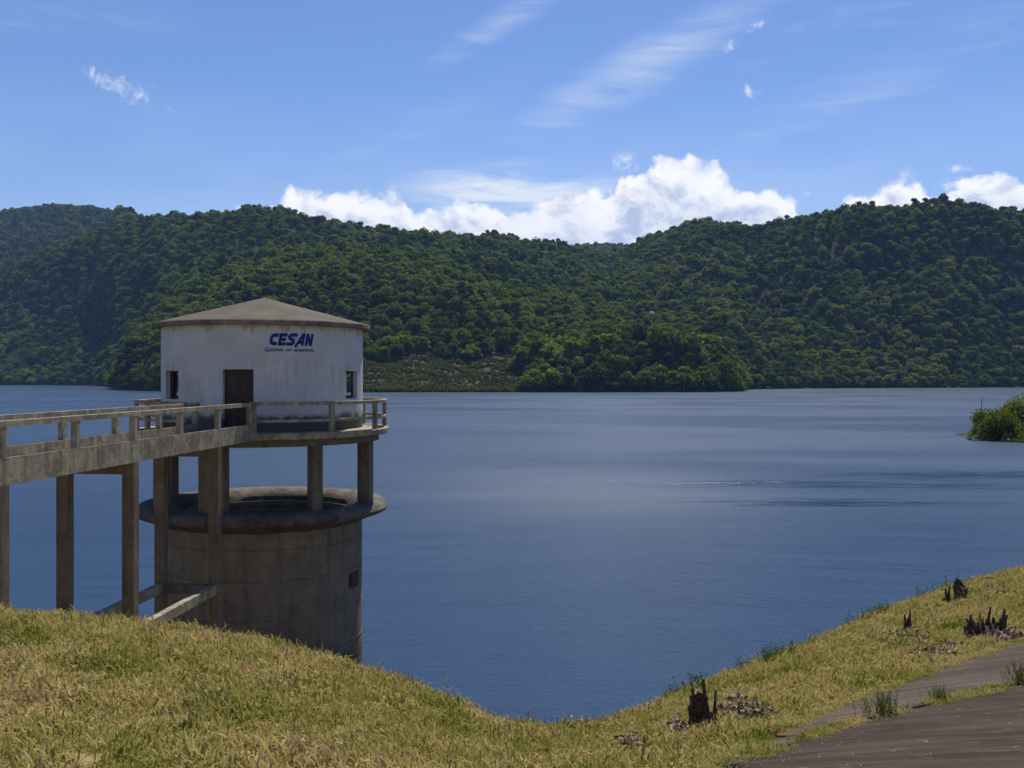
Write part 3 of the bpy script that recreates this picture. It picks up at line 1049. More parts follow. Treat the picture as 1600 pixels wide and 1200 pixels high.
def cells(r0, r1, phis, zs, solid):
    """curved wall made of cells on an angle/height grid, no inner faces"""
    mb = MB()
    full = abs(phis[-1] - phis[0] - 360) < 1e-6
    nI, nJ = len(phis) - 1, len(zs) - 1
    S = lambda i, j: 0 <= j < nJ and (full or 0 <= i < nI) and solid(0.5 * (phis[i % nI] + phis[i % nI + 1]), 0.5 * (zs[j] + zs[j + 1]))
    for i in range(nI):
        for j in range(nJ):
            if not S(i, j):
                continue
            a, b, c, d_ = phis[i], phis[i + 1], zs[j], zs[j + 1]
            mb.quad(tp(a, r1, c), tp(b, r1, c), tp(b, r1, d_), tp(a, r1, d_))
            mb.quad(tp(a, r0, c), tp(a, r0, d_), tp(b, r0, d_), tp(b, r0, c))
            if not S(i, j + 1):
                mb.quad(tp(a, r0, d_), tp(a, r1, d_), tp(b, r1, d_), tp(b, r0, d_))
            if not S(i, j - 1):
                mb.quad(tp(a, r0, c), tp(b, r0, c), tp(b, r1, c), tp(a, r1, c))
            if not S(i - 1, j):
                mb.quad(tp(a, r0, c), tp(a, r1, c), tp(a, r1, d_), tp(a, r0, d_))
            if not S(i + 1, j):
                mb.quad(tp(b, r0, c), tp(b, r0, d_), tp(b, r1, d_), tp(b, r1, c))
    return mb


def angles(extra, step=3.75):
    a = set(round(-180 + step * k, 4) for k in range(int(360 / step) + 1))
    a = [v for v in a if all(abs(v - e) > 1.2 for e in extra)] + list(extra)
    return sorted(a)


tower = thing('intake_tower', (TC.x, TC.y, WATER - 2.0), 'round concrete intake tower standing in the lake with a white cylindrical house on top', 'tower')
# drum with a small opening
DR, DT = 3.76, 0.35
opn = (55.0, 70.0, -7.98, -7.36)
dz = [-14.0, -12.0, -11.0, -10.0, -9.0, opn[2], opn[3], -6.4, -5.75, -5.2]
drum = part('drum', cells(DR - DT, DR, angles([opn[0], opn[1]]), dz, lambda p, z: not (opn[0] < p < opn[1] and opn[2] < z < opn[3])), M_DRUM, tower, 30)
mb = MB()
for zc in (-6.1, -7.2, -8.6, -9.9):        # faint pour joints standing proud
    mb2 = MB()
    mb2.lathe(TC, [(DR - 0.05, zc - 0.02), (DR + 0.012, zc - 0.02), (DR + 0.012, zc + 0.02), (DR - 0.05, zc + 0.02)], 96)
    part('pour_joint', mb2, M_COL, drum, 30)
mb = MB()
mb.lathe(TC, [(0.01, -9.5), (DR - 0.1, -9.5), (DR - 0.1, -9.7), (0.01, -9.7)], 64)
part('inner_floor', mb, M_DRUM, tower, 30)
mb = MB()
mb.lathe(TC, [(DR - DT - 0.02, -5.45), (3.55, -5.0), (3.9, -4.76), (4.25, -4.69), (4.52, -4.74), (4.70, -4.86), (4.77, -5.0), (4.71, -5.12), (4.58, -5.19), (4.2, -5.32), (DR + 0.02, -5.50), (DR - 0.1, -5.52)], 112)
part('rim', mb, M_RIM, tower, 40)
# supports on the rim
Z0c, Z1c = -5.1, -2.3


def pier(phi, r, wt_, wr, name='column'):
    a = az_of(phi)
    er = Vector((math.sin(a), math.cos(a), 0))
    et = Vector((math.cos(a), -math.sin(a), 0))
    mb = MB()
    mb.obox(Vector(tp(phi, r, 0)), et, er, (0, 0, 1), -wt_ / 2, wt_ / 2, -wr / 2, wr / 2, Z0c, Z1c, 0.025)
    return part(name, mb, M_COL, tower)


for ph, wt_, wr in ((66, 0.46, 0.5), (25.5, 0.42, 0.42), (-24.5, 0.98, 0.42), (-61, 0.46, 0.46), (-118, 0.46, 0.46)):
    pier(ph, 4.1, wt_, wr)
mb = MB()
mb.lathe(TC, [(3.7, -2.42), (4.42, -2.42), (4.42, -2.14), (3.7, -2.14)], 96)
part('ring_beam', mb, M_COL, tower, 30)
mb = MB()
mb.lathe(TC, [(0.01, -2.15), (4.78, -2.15), (4.81, -2.12), (4.81, -1.95), (4.78, -1.92), (0.01, -1.92)], 112)
platform = part('platform', mb, M_CONC, tower, 30)
# house
HR, HTK = 3.79, 0.25
DOOR = (-22.0, -5.5, -1.91, 0.29)
WINS = [(-67.0, -52.0), (51.0, 65.0), (103.0, 119.0), (160.0, 175.0), (-125.0, -110.0)]
WZ = (-0.78, 0.25)


def solid_wall(p, z):
    if DOOR[0] < p < DOOR[1] and z < DOOR[3]:
        return False
    return not any(a < p < b and WZ[0] < z < WZ[1] for a, b in WINS)


wall = part('house_wall', cells(HR - HTK, HR, angles([DOOR[0], DOOR[1]] + [v for w in WINS for v in w]), [-1.93, WZ[0], WZ[1], DOOR[3], 1.0, 1.93], solid_wall), M_WALL, tower, 30)
for a, b in WINS:
    fm = MB()
    for pa, pb, za, zb in ((a, a + 0.8, WZ[0], WZ[1]), (b - 0.8, b, WZ[0], WZ[1]), ((a + b) / 2 - 0.45, (a + b) / 2 + 0.45, WZ[0], WZ[1])):
        pass
    c_ = cells(HR - 0.21, HR - 0.16, [a + 0.02, a + 0.9, b - 0.9, b - 0.02], [WZ[0] + 0.003, WZ[0] + 0.06, WZ[1] - 0.06, WZ[1] - 0.003],
               lambda p, z, a=a, b=b: p < a + 0.9 or p > b - 0.9 or z < WZ[0] + 0.06 or z > WZ[1] - 0.06)
    part('window_frame', c_, M_DOOR, wall)
door = part('door', cells(HR - 0.23, HR - 0.18, [DOOR[0] + 0.05, DOOR[0] + 1.2, (DOOR[0] + DOOR[1]) / 2, DOOR[1] - 1.2, DOOR[1] - 0.05], [-1.915, -1.7, -0.75, -0.65, 0.1, 0.285], lambda p, z: True), M_DOOR, tower)
for za, zb in ((-1.68, -0.78), (-0.62, 0.08)):
    for pa, pb in ((DOOR[0] + 1.6, -14.4), (-13.1, DOOR[1] - 1.6)):
        part('door_panel', cells(HR - 0.179, HR - 0.165, [pa, (pa + pb) / 2, pb], [za, zb], lambda p, z: True), M_DOOR, door)
mb = MB()
mb.lathe(TC, [(0.0, 3.10), (1.0, 2.84), (2.0, 2.58), (3.0, 2.32), (4.04, 2.045), (4.04, 2.02), (3.4, 2.0), (0.0, 2.4)], 96, closed=False)
roof = part('roof', mb, M_ROOF, tower, 35)
mb = MB()
mb.lathe(TC, [(3.45, 1.87), (4.05, 1.86), (4.075, 1.89), (4.075, 2.015), (4.05, 2.04), (3.45, 2.04)], 96)
part('eave', mb, M_EAVE, roof, 30)

# painted sign on the house wall
def wrap(me, phi0, z0):
    R = HR + 0.006
    for v in me.vertices:
        s, h, dp = v.co.x, v.co.y, v.co.z
        q = tp(phi0 + math.degrees(s / R), R + dp, z0 + h)
        v.co = Vector(q) - Vector((TC.x, TC.y, WATER - 2.0))


def ribbon(strokes, th, sk, sx, sy, x0):
    """letter strokes as flat bands with mitred joins"""
    mb = MB()
    for st in strokes:
        pts = [Vector((a, b)) for a, b in st]
        n = len(pts)
        Lp, Rp = [], []
        for i in range(n):
            d0 = (pts[i] - pts[i - 1]).normalized() if i else (pts[1] - pts[0]).normalized()
            d1 = (pts[i + 1] - pts[i]).normalized() if i < n - 1 else d0
            n0, n1 = Vector((-d0.y, d0.x)), Vector((-d1.y, d1.x))
            b = (n0 + n1)
            b = b.normalized() if b.length > 1e-3 else n0
            k = th / 2 / max(0.55, b.dot(n0))
            Lp.append(pts[i] + b * k)
            Rp.append(pts[i] - b * k)
        tr = lambda p: (x0 + (p.x + sk * p.y) * sx, p.y * sy, 0.0)
        mb.poly([tr(p) for p in Lp] + [tr(p) for p in Rp], [(i, i + 1, n + i + 1, n + i) for i in range(n - 1)])
    return mb


h_ = 0.44
LET = {
    'C': ([[(0.86, 0.83), (0.5, 0.84), (0.26, 0.76), (0.18, 0.5), (0.24, 0.26), (0.44, 0.16), (0.82, 0.16)]], 0.29),
    'E': ([[(0.16, 0.0), (0.16, 1.0)], [(0.05, 0.86), (0.80, 0.86)], [(0.05, 0.5), (0.72, 0.5)], [(0.05, 0.14), (0.80, 0.14)]], 0.28),
    'S': ([[(0.95, 0.87), (0.35, 0.87), (0.16, 0.75), (0.24, 0.58), (0.62, 0.45), (0.66, 0.26), (0.5, 0.14), (-0.02, 0.14)]], 0.29),
    'A': ([[(-0.12, 0.0), (0.02, 0.0), (0.56, 0.9), (0.72, 0.9)], [(0.66, 1.0), (0.66, 0.0)], [(0.24, 0.3), (0.66, 0.3)]], 0.27),
    'N': ([[(0.14, 0.0), (0.14, 1.0)], [(0.16, 0.95), (0.62, 0.05)], [(0.66, 0.0), (0.66, 1.0)]], 0.29),
}
sgn_w, x = 0.36, 0.0
for ch, adv in (('C', 0.9), ('E', 0.86), ('S', 0.96), ('A', 0.9), ('N', 0.9)):
    st, th = LET[ch]
    mb = ribbon(st, th, 0.22, sgn_w, h_, x)
    me = mb.mesh('sign_letter', M_BLUE)
    me.materials[0] = M_BLUE
    wrap(me, 2.0, 1.13)
    for pl_i, vz in enumerate([0.0]):
        pass
    o = link('sign_letter', me, wall)
    o.location = (0, 0, 0)
    x += adv * sgn_w
def text_mesh(body):
    tcu = bpy.data.curves.new('sign_word', 'FONT')
    tcu.body = body
    tcu.size = 0.2
    tcu.offset = 0.003
    tob = bpy.data.objects.new('sign_word', tcu)
    COL.objects.link(tob)
    bpy.context.view_layer.update()
    me = bpy.data.meshes.new_from_object(tob.evaluated_get(bpy.context.evaluated_depsgraph_get()))
    bpy.data.objects.remove(tob)
    me.materials.clear()
    me.materials.append(M_BLUE)
    return me


words_ = ['Qualidade', 'em', 'saneamento']
tms = [text_mesh(w) for w in words_]
wid = [max(v.co.x for v in m.vertices) for m in tms]
ksc = (1.80 - 2 * 0.09) / sum(wid)
x = 0.0
for m, w in zip(tms, wid):
    for v in m.vertices:
        v.co.x = x + v.co.x * ksc
    x += w * ksc + 0.09
    wrap(m, 0.2, 0.93)
    link('sign_word', m, wall)

# platform railing
RR = 4.66
arc0, arc1 = -6.0, 326.0
def arc_bar(name, r0, r1, z0, z1, p0, p1):
    mb = MB()
    mb.lathe(TC, [(r0, z0), (r1, z0), (r1, z1 - 0.015), (r1 - 0.015, z1), (r0 + 0.015, z1), (r0, z1 - 0.015)], 100, az_of(p1), az_of(p0))
    return part(name, mb, M_CONC, tower, 30)


arc_bar('top_rail', RR - 0.08, RR + 0.08, -0.96, -0.835, arc0, arc1)
arc_bar('middle_rail', RR - 0.055, RR + 0.055, -1.55, -1.45, arc0, arc1)
for k in range(12):
    ph = 30.0 * k if k else -4.2
    if ph > arc1:
        continue
    a = az_of(ph)
    er, et = Vector((math.sin(a), math.cos(a), 0)), Vector((math.cos(a), -math.sin(a), 0))
    mb = MB()
    mb.obox(Vector(tp(ph, RR, 0)), et, er, (0, 0, 1), -0.09, 0.09, -0.075, 0.075, -1.93, -0.95, 0.012)
    part('railing_post', mb, M_CONC, tower)

# ------------------------------------------------------------------ footbridge from the bank to the tower
WD = Vector((math.sin(rad(185)), math.cos(rad(185)), 0))     # away from the tower
WN = Vector((-WD.y, WD.x, 0))                                 # towards the lake side seen by us
UPV = Vector((0, 0, 1))
L0, L1 = -0.85, 1.19
S0, S1 = 4.70, 30.2
bo_ = TC + WD * S1
bridge = thing('footbridge', (bo_.x, bo_.y, -2.16), 'mottled concrete footbridge on tall columns leading from the bank to the round tower', 'footbridge')


def wbox(name, s0, s1, l0, l1, z0, z1, mat=M_CONC, ch=0.015):
    mb = MB()
    mb.obox(TC, WD, WN, UPV, s0, s1, l0, l1, z0, z1, 0)
    o = part(name, mb, mat, bridge)
    return o


wbox('deck', S0 + 0.06, S1 - 0.003, L0 + 0.152, L1 - 0.152, -2.05, -1.9)
for nm, a, b in (('edge_beam', L1 - 0.15, L1), ('edge_beam', L0, L0 + 0.15)):
    wbox(nm, S0 - 0.03, S1, a, b, -2.16, -1.6)
for a, b in ((L1 - 0.155, L1 + 0.01), (L0 - 0.01, L0 + 0.155)):
    wbox('top_rail', S0 - 0.12, S1, a, b, -0.985, -0.865)
ks = [4.78 + 2.825 * k for k in range(10)]
for k, s_ in enumerate(ks):
    for a, b in ((L1 - 0.145, L1 + 0.004), (L0 - 0.004, L0 + 0.145)):
        wbox('railing_post', s_ - 0.075, s_ + 0.075, a, b, -1.62, -0.97)
for k in (1, 3, 5, 7):
    s_ = ks[k]
    for a, b in ((L1 - 0.30, L1 + 0.006), (L0 - 0.006, L0 + 0.30)):
        q = TC + WD * s_ + WN * ((a + b) / 2)
        gz = max(-14.0, float(bank_z(q.x, q.y)) - 0.6)
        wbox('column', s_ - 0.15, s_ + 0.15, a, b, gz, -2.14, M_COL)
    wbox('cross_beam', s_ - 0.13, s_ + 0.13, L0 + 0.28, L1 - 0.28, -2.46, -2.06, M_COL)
wbox('tie_beam', ks[1] - 0.12, ks[1] + 0.12, L0 + 0.28, L1 - 0.28, -6.74, -6.46, M_COL)
for a, b in ((L1 - 0.26, L1 - 0.04), (L0 + 0.04, L0 + 0.26)):
    wbox('tie_beam', ks[1] + 0.14, ks[3] - 0.14, a, b, -6.72, -6.44, M_CONC)

# ------------------------------------------------------------------ shrubs on the point at the right
def leafy(name, seed, H, R, lobes, nleaf, leaf, mat, base, flat):
    return crown_mesh(name, seed, H, R, lobes, nleaf, leaf, mat, base, flat)


def sand_mat():
    m, t, out = material('sandy_soil')
    pos = t.new('ShaderNodeNewGeometry').outputs['Position']
    z = t.new('ShaderNodeSeparateXYZ', {'Vector': pos}).outputs[2]
    n = t.noise(pos, 0.35, 4, 0.6)
    f = t.step(t.m('ADD', z, t.m('MULTIPLY', n, 1.6)), WATER + 2.6, WATER + 3.2)
    principled(t, out, t.mix(f, (0.035, 0.034, 0.018), (0.42, 0.34, 0.24)), 0.95, t.bump(n, 0.5, 0.2), 0.1)
    return m


pt_y = 172.0
land = MB()
pv, pf_ = [], []
for i in range(25):
    for j in range(25):
        X = 80 + 100 * i / 24
        Y = 140 + 90 * j / 24
        e = ((X - 150) / 62.0) ** 2 + ((Y - 187) / 24.0) ** 2
        pv.append((X, Y, WATER - 2.0 + 5.5 * math.exp(-e * 0.9) * 1.0 + 0.25 * math.sin(X * 0.9) * math.sin(Y * 0.7)))
structure(link('sandy_point', np_mesh('sandy_point', np.array(pv), grid_faces(25, 25), sand_mat(), True)))
BK = [leafy('foliage', 300 + i, H, R, lb, 4200, 0.17, M_BUSH, 0.05, 0.85) for i, (H, R, lb) in enumerate(((5.0, 4.2, 9), (6.5, 4.0, 10), (4.0, 4.6, 9)))]
BT_ = [trunk_mesh('stem', 350 + i, H, R, 0.12) for i, (H, R) in enumerate(((5.0, 4.2), (6.5, 4.0), (4.0, 4.6)))]
for i, (px_, yb_, k, s_, lab) in enumerate(((1552, 176, 0, 1.15, 'bright green shrub hanging low over the water at the tip of the point'),
                                           (1585, 183, 1, 1.3, 'taller yellowish green shrub behind the tip of the sandy point'),
                                           (1606, 171, 2, 0.8, 'low rounded shrub in front of the sandy patch on the point'),
                                           (1541, 182, 1, 1.0, 'small loose shrub leaning out from the point beside a bare pole'),
                                           (1628, 187, 1, 1.35, 'broad shrub rising behind the sandy patch on the point'),
                                           (1655, 178, 0, 1.1, 'wide shrub farther along the sandy point'))):
    X = (px_ - 800) / F * yb_
    zb = min(WATER + 1.2, -0.15 + WATER - 2.0 + 5.5 * math.exp(-0.9 * (((X - 150) / 62.0) ** 2 + ((yb_ - 187) / 24.0) ** 2)))
    t_ = thing('shore_shrub', (X, yb_, zb), lab, 'shrub', 'shrubs on the sandy point')
    t_.rotation_euler = (0, 0, i * 1.3)
    t_.scale = (s_, s_, s_)
    link('foliage', BK[k], t_)
    link('stem', BT_[k], t_)
mb = MB()
X = (1531 - 800) / F * 178
mb.tube([(0, 0, 0), (0.1, 0, 4), (0.4, 0, 8.6)], [0.12, 0.09, 0.04], 6)
o = tag(link('bare_pole', mb.mesh('bare_pole', M_TWIG)), 'thin bare pole standing in the water beside the shrubs of the point', 'pole')
o.location = (X, 178, WATER - 1.0)

# ------------------------------------------------------------------ grass on the bank
def tuft(name, seed, nb, rad_, h, wd, lean):
    rng = np.random.default_rng(seed)
    V, Fq = [], []
    for i in range(nb):
        a, r = rng.uniform(0, 6.28), rad_ * math.sqrt(rng.uniform(0, 1))
        bx, by = r * math.cos(a), r * math.sin(a)
        la = rng.uniform(0, 6.28)
        hh = h * rng.uniform(0.45, 1.15)
        ln = lean * rng.uniform(0.3, 1.4) * hh
        dx_, dy_ = math.cos(la), math.sin(la)
        w = wd * rng.uniform(0.7, 1.4)
        px_, py_ = -dy_ * w, dx_ * w
        b = len(V)
        V += [(bx - px_, by - py_, -0.02), (bx + px_, by + py_, -0.02),
              (bx + dx_ * ln * 0.4 + px_ * 0.8, by + dy_ * ln * 0.4 + py_ * 0.8, hh * 0.6), (bx + dx_ * ln * 0.4 - px_ * 0.8, by + dy_ * ln * 0.4 - py_ * 0.8, hh * 0.6),
              (bx + dx_ * ln + px_ * 0.15, by + dy_ * ln + py_ * 0.15, hh * 0.92), (bx + dx_ * ln - px_ * 0.15, by + dy_ * ln - py_ * 0.15, hh * 0.92)]
        Fq += [(b, b + 1, b + 2, b + 3), (b + 3, b + 2, b + 4, b + 5)]
    return np_mesh(name, V, Fq, M_GRASS)


TUFT = [tuft('tuft', 400 + i, 34, 0.17, (0.029, 0.038, 0.026, 0.046, 0.021, 0.034)[i], 0.0048, (1.4, 0.9, 2.4, 0.7, 3.4, 1.8)[i]) for i in range(6)]
TUFT += [tuft('tuft', 420, 22, 0.10, 0.14, 0.005, 0.7)]


def inside(poly, x, y):
    c = np.zeros(len(x), bool)
    n = len(poly)
    for i in range(n):
        x0, y0 = poly[i]
        x1, y1 = poly[(i + 1) % n]
        cr = ((y0 > y) != (y1 > y)) & (x < (x1 - x0) * (y - y0) / (y1 - y0 + 1e-12) + x0)
        c ^= cr
    return c


PAVE = np.concatenate([U2, L2[::-1]])
NG = 230000
gyv = 4.0 + 42.0 * RNG.uniform(0, 1, NG) ** 1.3
gpx = RNG.uniform(-60, 1660, NG)
gxv = (gpx - 800) / F * gyv
gzv = bank_z(gxv, gyv)
bm_max = np.maximum.accumulate((BT - 0.0) / np.maximum(BZ, 1.0)[None, :], axis=1)
visg = (gzv + 0.25) / gyv >= bilerp(bm_max, (gpx + 600) / 20.0, (gyv - 0.5) / 0.5) - 0.004
dens = np.clip(gyv / 22.0, 0.2, 1.0)
okg = visg & (gzv > WATER + 0.05) & ~inside(PAVE, gxv, gyv) & (RNG.uniform(0, 1, NG) < dens) & (-(gzv) / gyv * F + HZ < 1260)
gxv, gyv, gzv = gxv[okg], gyv[okg], gzv[okg]
ng_ = len(gxv)
hole = (wavy(gxv, gyv, 1.1, 3, 3) + 0.6 * wavy(gxv, gyv, 0.5, 2, 6)) < -0.5
gxv, gyv, gzv = gxv[~hole], gyv[~hole], gzv[~hole]
ng_ = len(gxv)
gs = RNG.uniform(0.7, 1.3, ng_) * (1 + 0.55 * wavy(gxv, gyv, 0.9, 2, 5)) * np.clip(0.85 + gyv / 60.0, 0.9, 1.4)
gi_ = np.where(RNG.uniform(0, 1, ng_) < 0.02, 6, RNG.integers(0, 6, ng_))
go_ = scatter('grass', np.stack([gxv, gyv, gzv], 1), np.stack([RNG.normal(0, 0.2, ng_), RNG.normal(0, 0.2, ng_), RNG.uniform(0, 6.28, ng_)], 1), np.repeat(gs[:, None], 3, 1), gi_, TUFT)
tag(go_, 'short mown grass, part dry straw, covering the near bank', 'grass', kind='stuff')
print('tufts', ng_)

# joint grass along the apron and straw along its upper edge
jx = []
for k in range(900):
    u = random.uniform(2, NU - 3)
    i = int(u)
    f_ = u - i
    q = J2[i] * (1 - f_) + J2[i + 1] * f_
    q = q + RNG.normal(0, 0.05, 2) + (U2[i] - J2[i]) * abs(RNG.normal(0, 0.035))
    if math.sin(u * 1.7) + math.sin(u * 0.63 + 1) > -0.6:
        jx.append(q)
for k in range(1500):
    u = random.uniform(0, NU - 2)
    i = int(u)
    f_ = u - i
    q = U2[i] * (1 - f_) + U2[i + 1] * f_ + RNG.normal(0, 0.08, 2)
    jx.append(q)
jx = np.array(jx)
jz = bank_z(jx[:, 0], jx[:, 1], False) + 0.09
nj = len(jx)
jo = scatter('joint_grass', np.stack([jx[:, 0], jx[:, 1], jz], 1), np.stack([0 * jz, 0 * jz, RNG.uniform(0, 6.28, nj)], 1), np.repeat(RNG.uniform(0.4, 1.0, nj)[:, None], 3, 1), RNG.integers(0, 6, nj), TUFT)
tag(jo, 'thin line of grass growing in the joint and along the edge of the paving', 'grass', kind='stuff')

# weeds along the edge of the bank above the water
def weed_mesh(name, seed, H, nst, nleaf, leaf, spread):
    """upright stems carrying small leaves"""
    rng = np.random.default_rng(seed)
    C, Nn, V0 = [], [], []
    for i in range(nst):
        a = rng.uniform(0, 6.28)
        bx, by = rng.normal(0, spread, 2)
        tx, ty = bx + math.cos(a) * H * 0.28, by + math.sin(a) * H * 0.28
        hh = H * rng.uniform(0.5, 1.1)
        w = H * 0.012
        V0 += [(bx - w, by, -0.03), (bx + w, by, -0.03), (tx + w * 0.4, ty, hh), (tx - w * 0.4, ty, hh)]
        for k in range(nleaf):
            f = rng.uniform(0.15, 1.0)
            C.append((bx + (tx - bx) * f + rng.normal(0, leaf), by + (ty - by) * f + rng.normal(0, leaf), hh * f))
            Nn.append((math.cos(a) * 0.4, math.sin(a) * 0.4, 0.8))
    V, Fq = leaf_quads(np.array(C), np.array(Nn), leaf, rng, 0.6)
    return np_mesh(name, np.concatenate([V, np.array(V0)]), np.concatenate([Fq, np.arange(len(V0)).reshape(-1, 4) + len(V)]), M_WEED)


WEEDS = [weed_mesh('weed', 500 + i, 0.5, 7, 16, 0.022, 0.10) for i in range(4)]
wx, wy = [], []
for k in range(420):
    px_ = RNG.uniform(1040, 1640)
    if math.sin(px_ * 0.11) + math.sin(px_ * 0.047 + 1) + RNG.normal(0, 0.5) < 0.3:
        continue
    col_ = np.clip((px_ + 600) / 20.0, 0, BT.shape[0] - 2)
    zc = BZ[np.argmax(BT[int(col_)][4:] / np.maximum(BZ[4:], 1)) + 4]
    yv = zc + RNG.normal(-0.3, 0.9)
    wx.append((px_ - 800) / F * yv)
    wy.append(yv)
wx, wy = np.array(wx), np.array(wy)
nw = len(wx)
wo_ = scatter('bank_weeds', np.stack([wx, wy, bank_z(wx, wy)], 1), np.stack([0 * wx, 0 * wx, RNG.uniform(0, 6.28, nw)], 1), np.repeat((0.8 * RNG.uniform(0.3, 1.15, nw) ** 2)[:, None], 3, 1), RNG.integers(0, 4, nw), WEEDS)
tag(wo_, 'fringe of dark green weeds along the edge of the bank above the water', 'weeds', kind='stuff')

for px_, py_, s_, lab in ((1378, 1128, 0.85, 'feathery green weed growing from the paving joint, bushiest of them'), (1468, 1106, 0.6, 'small bright green weed tuft in the paving joint'), (1592, 1078, 0.8, 'dark green weed at the outer end of the paving joint')):
    q = on_bank(px_, py_)
    t_ = thing('joint_weed', (q.x, q.y, q.z + 0.08), lab, 'weed', 'weeds in the paving joint')
    me = weed_mesh('foliage', 520 + int(px_), 0.30, 60, 22, 0.009, 0.11)
    o = link('foliage', me, t_)
    mb = MB()
    for k in range(7):
        a = k * 0.9
        mb.tube([(0, 0, -0.05), (0.04 * math.cos(a), 0.04 * math.sin(a), 0.15), (0.12 * math.cos(a), 0.12 * math.sin(a), 0.36)], [0.005, 0.004, 0.002], 4)
    link('stem', mb.mesh('stem', M_WEED), t_)
    t_.scale = (s_, s_, s_)

# ------------------------------------------------------------------ cut stumps
def stump(px_, py_, stems, base_r, base_h, label, seed):
    random.seed(seed)
    q = on_bank(px_, py_)
    pm = q.y / F                                    # metres for one picture unit at that distance
    t_ = thing('shrub_stump', (q.x, q.y, q.z), label, 'stump', 'cut and charred stumps on the bank')
    mb = MB()
    br, bh = base_r * pm, base_h * pm
    mb.tube([(0, 0, -0.15), (0, 0, bh * 0.3), (0.02, 0, bh * 0.75), (0, 0, bh)], [br * 1.1, br, br * 0.8, br * 0.45], 11, 0.22)
    me = mb.mesh('root_crown', M_STUMP)
    fix_normals(me)
    link('root_crown', me, t_)
    for dx_, h, w in stems:
        mb = MB()
        x0 = dx_ * pm
        hh = h * pm
        n = 6
        pts = [(x0 * (0.75 + 0.25 * i / (n - 1)) + random.uniform(-1, 1) * 0.12 * w * pm * 4 * (i / n), random.uniform(-1, 1) * w * pm * 0.8, -0.06 + (hh + 0.06) * i / (n - 1)) for i in range(n)]
        mb.tube(pts, [w * pm * (1.15 - 0.75 * i / (n - 1)) * random.uniform(0.8, 1.25) for i in range(n)], 7, 0.25)
        me = mb.mesh('stem', M_STUMP)
        fix_normals(me)
        link('stem', me, t_)
    return t_


stump(1098, 1140, [(-19, 52, 6), (-15, 64, 5), (-10, 56, 7), (-4, 60, 6), (1, 78, 4.5), (4, 50, 6), (9, 40, 5), (21, 60, 3.6), (19, 34, 4.5), (-21, 36, 5), (13, 26, 5)], 14, 22, 'tallest blackened stump of several upright prongs between two heaps of dry leaves', 1)
stump(965, 1130, [(-14, 38, 2.2), (2, 27, 2.0), (15, 32, 2.6), (12, 18, 2.4), (-6, 14, 3)], 14, 10, 'small stump with three thin bare prongs at the brink of the water', 2)
stump(1540, 997, [(-28, 30, 4), (-24, 36, 4), (-18, 26, 6), (-10, 22, 6), (-4, 30, 3), (4, 26, 6), (7, 48, 4), (12, 32, 5), (18, 24, 6), (24, 30, 5), (29, 44, 4), (33, 36, 3), (-32, 18, 5), (-8, 40, 2)], 26, 11, 'wide dark stump of many twisted stems next to the paving', 3)
stump(1418, 986, [(-4, 26, 4), (4, 34, 2.2), (0, 20, 5)], 7, 14, 'narrow two pronged stump standing alone at the middle of the slope', 4)
stump(1480, 946, [(-3, 26, 3), (3, 30, 2.4), (0, 18, 4)], 6, 10, 'thin ragged stump beside the thick flat topped one', 5)
# thick flat topped stump
q = on_bank(1500, 943)
pm = q.y / F
random.seed(9)
t_ = thing('tree_stump', (q.x, q.y, q.z), 'thick dark flat topped stump at the edge of the bank', 'stump')
mb = MB()
mb.tube([(0, 0, -0.15), (0, 0, 10 * pm), (0.02, 0, 20 * pm), (0.03, 0, 29 * pm)], [9.5 * pm, 9 * pm, 10 * pm, 11 * pm], 10, 0.14)
me = mb.mesh('trunk', M_STUMP)
fix_normals(me)
link('trunk', me, t_)
mb = MB()
mb.tube([(-8 * pm, 0, 26 * pm), (-9 * pm, 0, 34 * pm)], [2 * pm, 0.8 * pm], 6, 0.2)
link('splinter', mb.mesh('splinter', M_STUMP), t_)
# branch on the brink
q0, q1 = on_bank(1528, 912), on_bank(1556, 908)
mb = MB()
mb.tube([(0, 0, 0.06), tuple((q1 - q0) * 0.5 + Vector((0, 0, 0.16))), tuple(q1 - q0 + Vector((0, 0, 0.1)))], [0.045, 0.04, 0.02], 6, 0.1)
o = tag(link('fallen_branch', mb.mesh('fallen_branch', M_STUMP)), 'dark fallen branch lying along the brink of the bank', 'branch')
o.location = q0

# brown clay fragment at the edge of the paving
q = on_bank(1225, 1166)
mb = MB()
mb.poly([(-0.13, -0.04, -0.02), (0.02, -0.07, -0.02), (0.14, -0.02, -0.02), (0.11, 0.06, -0.02), (-0.06, 0.07, -0.02),
         (-0.11, -0.03, 0.035), (0.02, -0.055, 0.045), (0.12, -0.015, 0.03), (0.09, 0.045, 0.04), (-0.05, 0.055, 0.05)],
        [(4, 3, 2, 1, 0), (5, 6, 7, 8, 9)] + [(i, (i + 1) % 5, 5 + (i + 1) % 5, 5 + i) for i in range(5)])
me = mb.mesh('clay_fragment', plain('rusty_clay', (0.12, 0.055, 0.03), 0.9, 20.0))
fix_normals(me)
o = tag(link('clay_fragment', me), 'small rusty brown clay fragment lying at the edge of the paving', 'fragment')
o.scale = (0.9, 0.7, 0.35)
o.location = q + Vector((0, 0, 0.11))

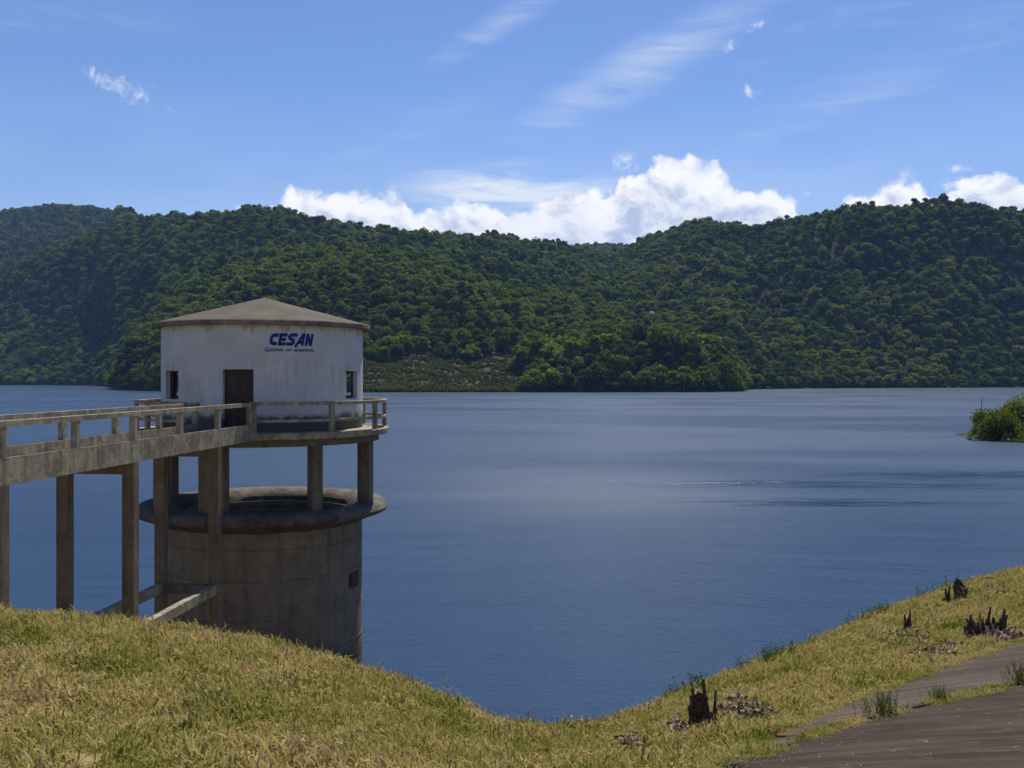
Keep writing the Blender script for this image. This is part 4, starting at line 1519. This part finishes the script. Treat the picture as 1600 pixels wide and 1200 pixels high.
# dry leaves and cuttings lying about
rng = np.random.default_rng(77)
LC, LN = [], []
for (px_, py_, sx, sy, n) in ((992, 1170, 22, 9, 60), (1170, 1118, 45, 12, 150), (1150, 1105, 20, 6, 40), (1062, 1145, 16, 12, 30), (1416, 1002, 40, 12, 120), (1480, 1020, 22, 14, 90), (1575, 1000, 26, 10, 70), (1440, 1030, 40, 10, 60), (1560, 925, 22, 8, 50)):
    for k in range(2 * n):
        q = on_bank(px_ + rng.normal(0, sx * 0.5), py_ + rng.normal(0, sy * 0.5))
        if q is not None:
            LC.append((q.x, q.y, q.z + rng.uniform(0.05, 0.13)))
            LN.append((0, 0, 1))
V, Fq = leaf_quads(np.array(LC), np.array(LN, float), 0.05, rng, 0.6)
m_, t_n, out_ = material('dry_leaf')
nn = t_n.noise(t_n.new('ShaderNodeNewGeometry').outputs['Position'], 14.0, 2, 0.5)
principled(t_n, out_, t_n.ramp(nn, [(0.3, (0.06, 0.035, 0.025)), (0.5, (0.17, 0.11, 0.08)), (0.68, (0.34, 0.28, 0.24))]), 0.8)
lo_ = tag(link('leaf_litter', np_mesh('leaf_litter', V, Fq, m_)), 'heaps of dry brown and grey leaves lying on the grass', 'leaves', kind='stuff')

# straw and grit blown onto the paving
rng = np.random.default_rng(5)
V, Fq = [], []
for k in range(600):
    i = rng.integers(0, NU - 1)
    f_ = rng.uniform(0, 1)
    w_ = rng.uniform(0, 1) ** 1.6
    e0, e1 = (U2, J2) if k % 3 == 0 else (J2, L2)
    a0 = e0[i] * (1 - f_) + e0[i + 1] * f_
    a1 = e1[i] * (1 - f_) + e1[i + 1] * f_
    q = a0 * (1 - w_ * 0.96 - 0.02) + a1 * (w_ * 0.96 + 0.02)
    z = float(bank_z(q[0], q[1], False)) + (0.112 if k % 3 == 0 else 0.097)
    a = rng.uniform(0, math.pi)
    ln, wd_ = (rng.uniform(0.012, 0.045), rng.uniform(0.0012, 0.0025)) if rng.uniform() < 0.7 else (rng.uniform(0.004, 0.009), rng.uniform(0.004, 0.008))
    ux, uy = math.cos(a), math.sin(a)
    b = len(V)
    for su, sv_ in ((-1, -1), (1, -1), (1, 1), (-1, 1)):
        V.append((q[0] + ux * ln * su - uy * wd_ * sv_, q[1] + uy * ln * su + ux * wd_ * sv_, z + 0.004 * su * rng.uniform(0, 1)))
    Fq.append((b, b + 1, b + 2, b + 3))
tag(link('paving_straw', np_mesh('paving_straw', V, Fq, plain('dry_straw', (0.17, 0.13, 0.085), 0.9, 6.0, 0.6))), 'bits of straw and grit scattered over the dark paving', 'straw', kind='stuff')

# ------------------------------------------------------------------ haze: the air over the lake
mb = MB()
mb.obox((0, 0, 0), (1, 0, 0), (0, 1, 0), (0, 0, 1), -9500, 9500, -9500, 9500, -30, 760)
m_, t_n, out_ = material('haze_air')
pv_ = t_n.new('ShaderNodeVolumePrincipled', {'Color': (0.32, 0.52, 1.0, 1.0), 'Density': 0.00005, 'Anisotropy': 0.0})
t_n.l.new(pv_.outputs[0], out_.inputs['Volume'])
hz = link('haze', mb.mesh('haze', m_))
fix_normals(hz.data)
tag(hz, 'pale blue haze in the air over the lake', 'haze', kind='stuff')
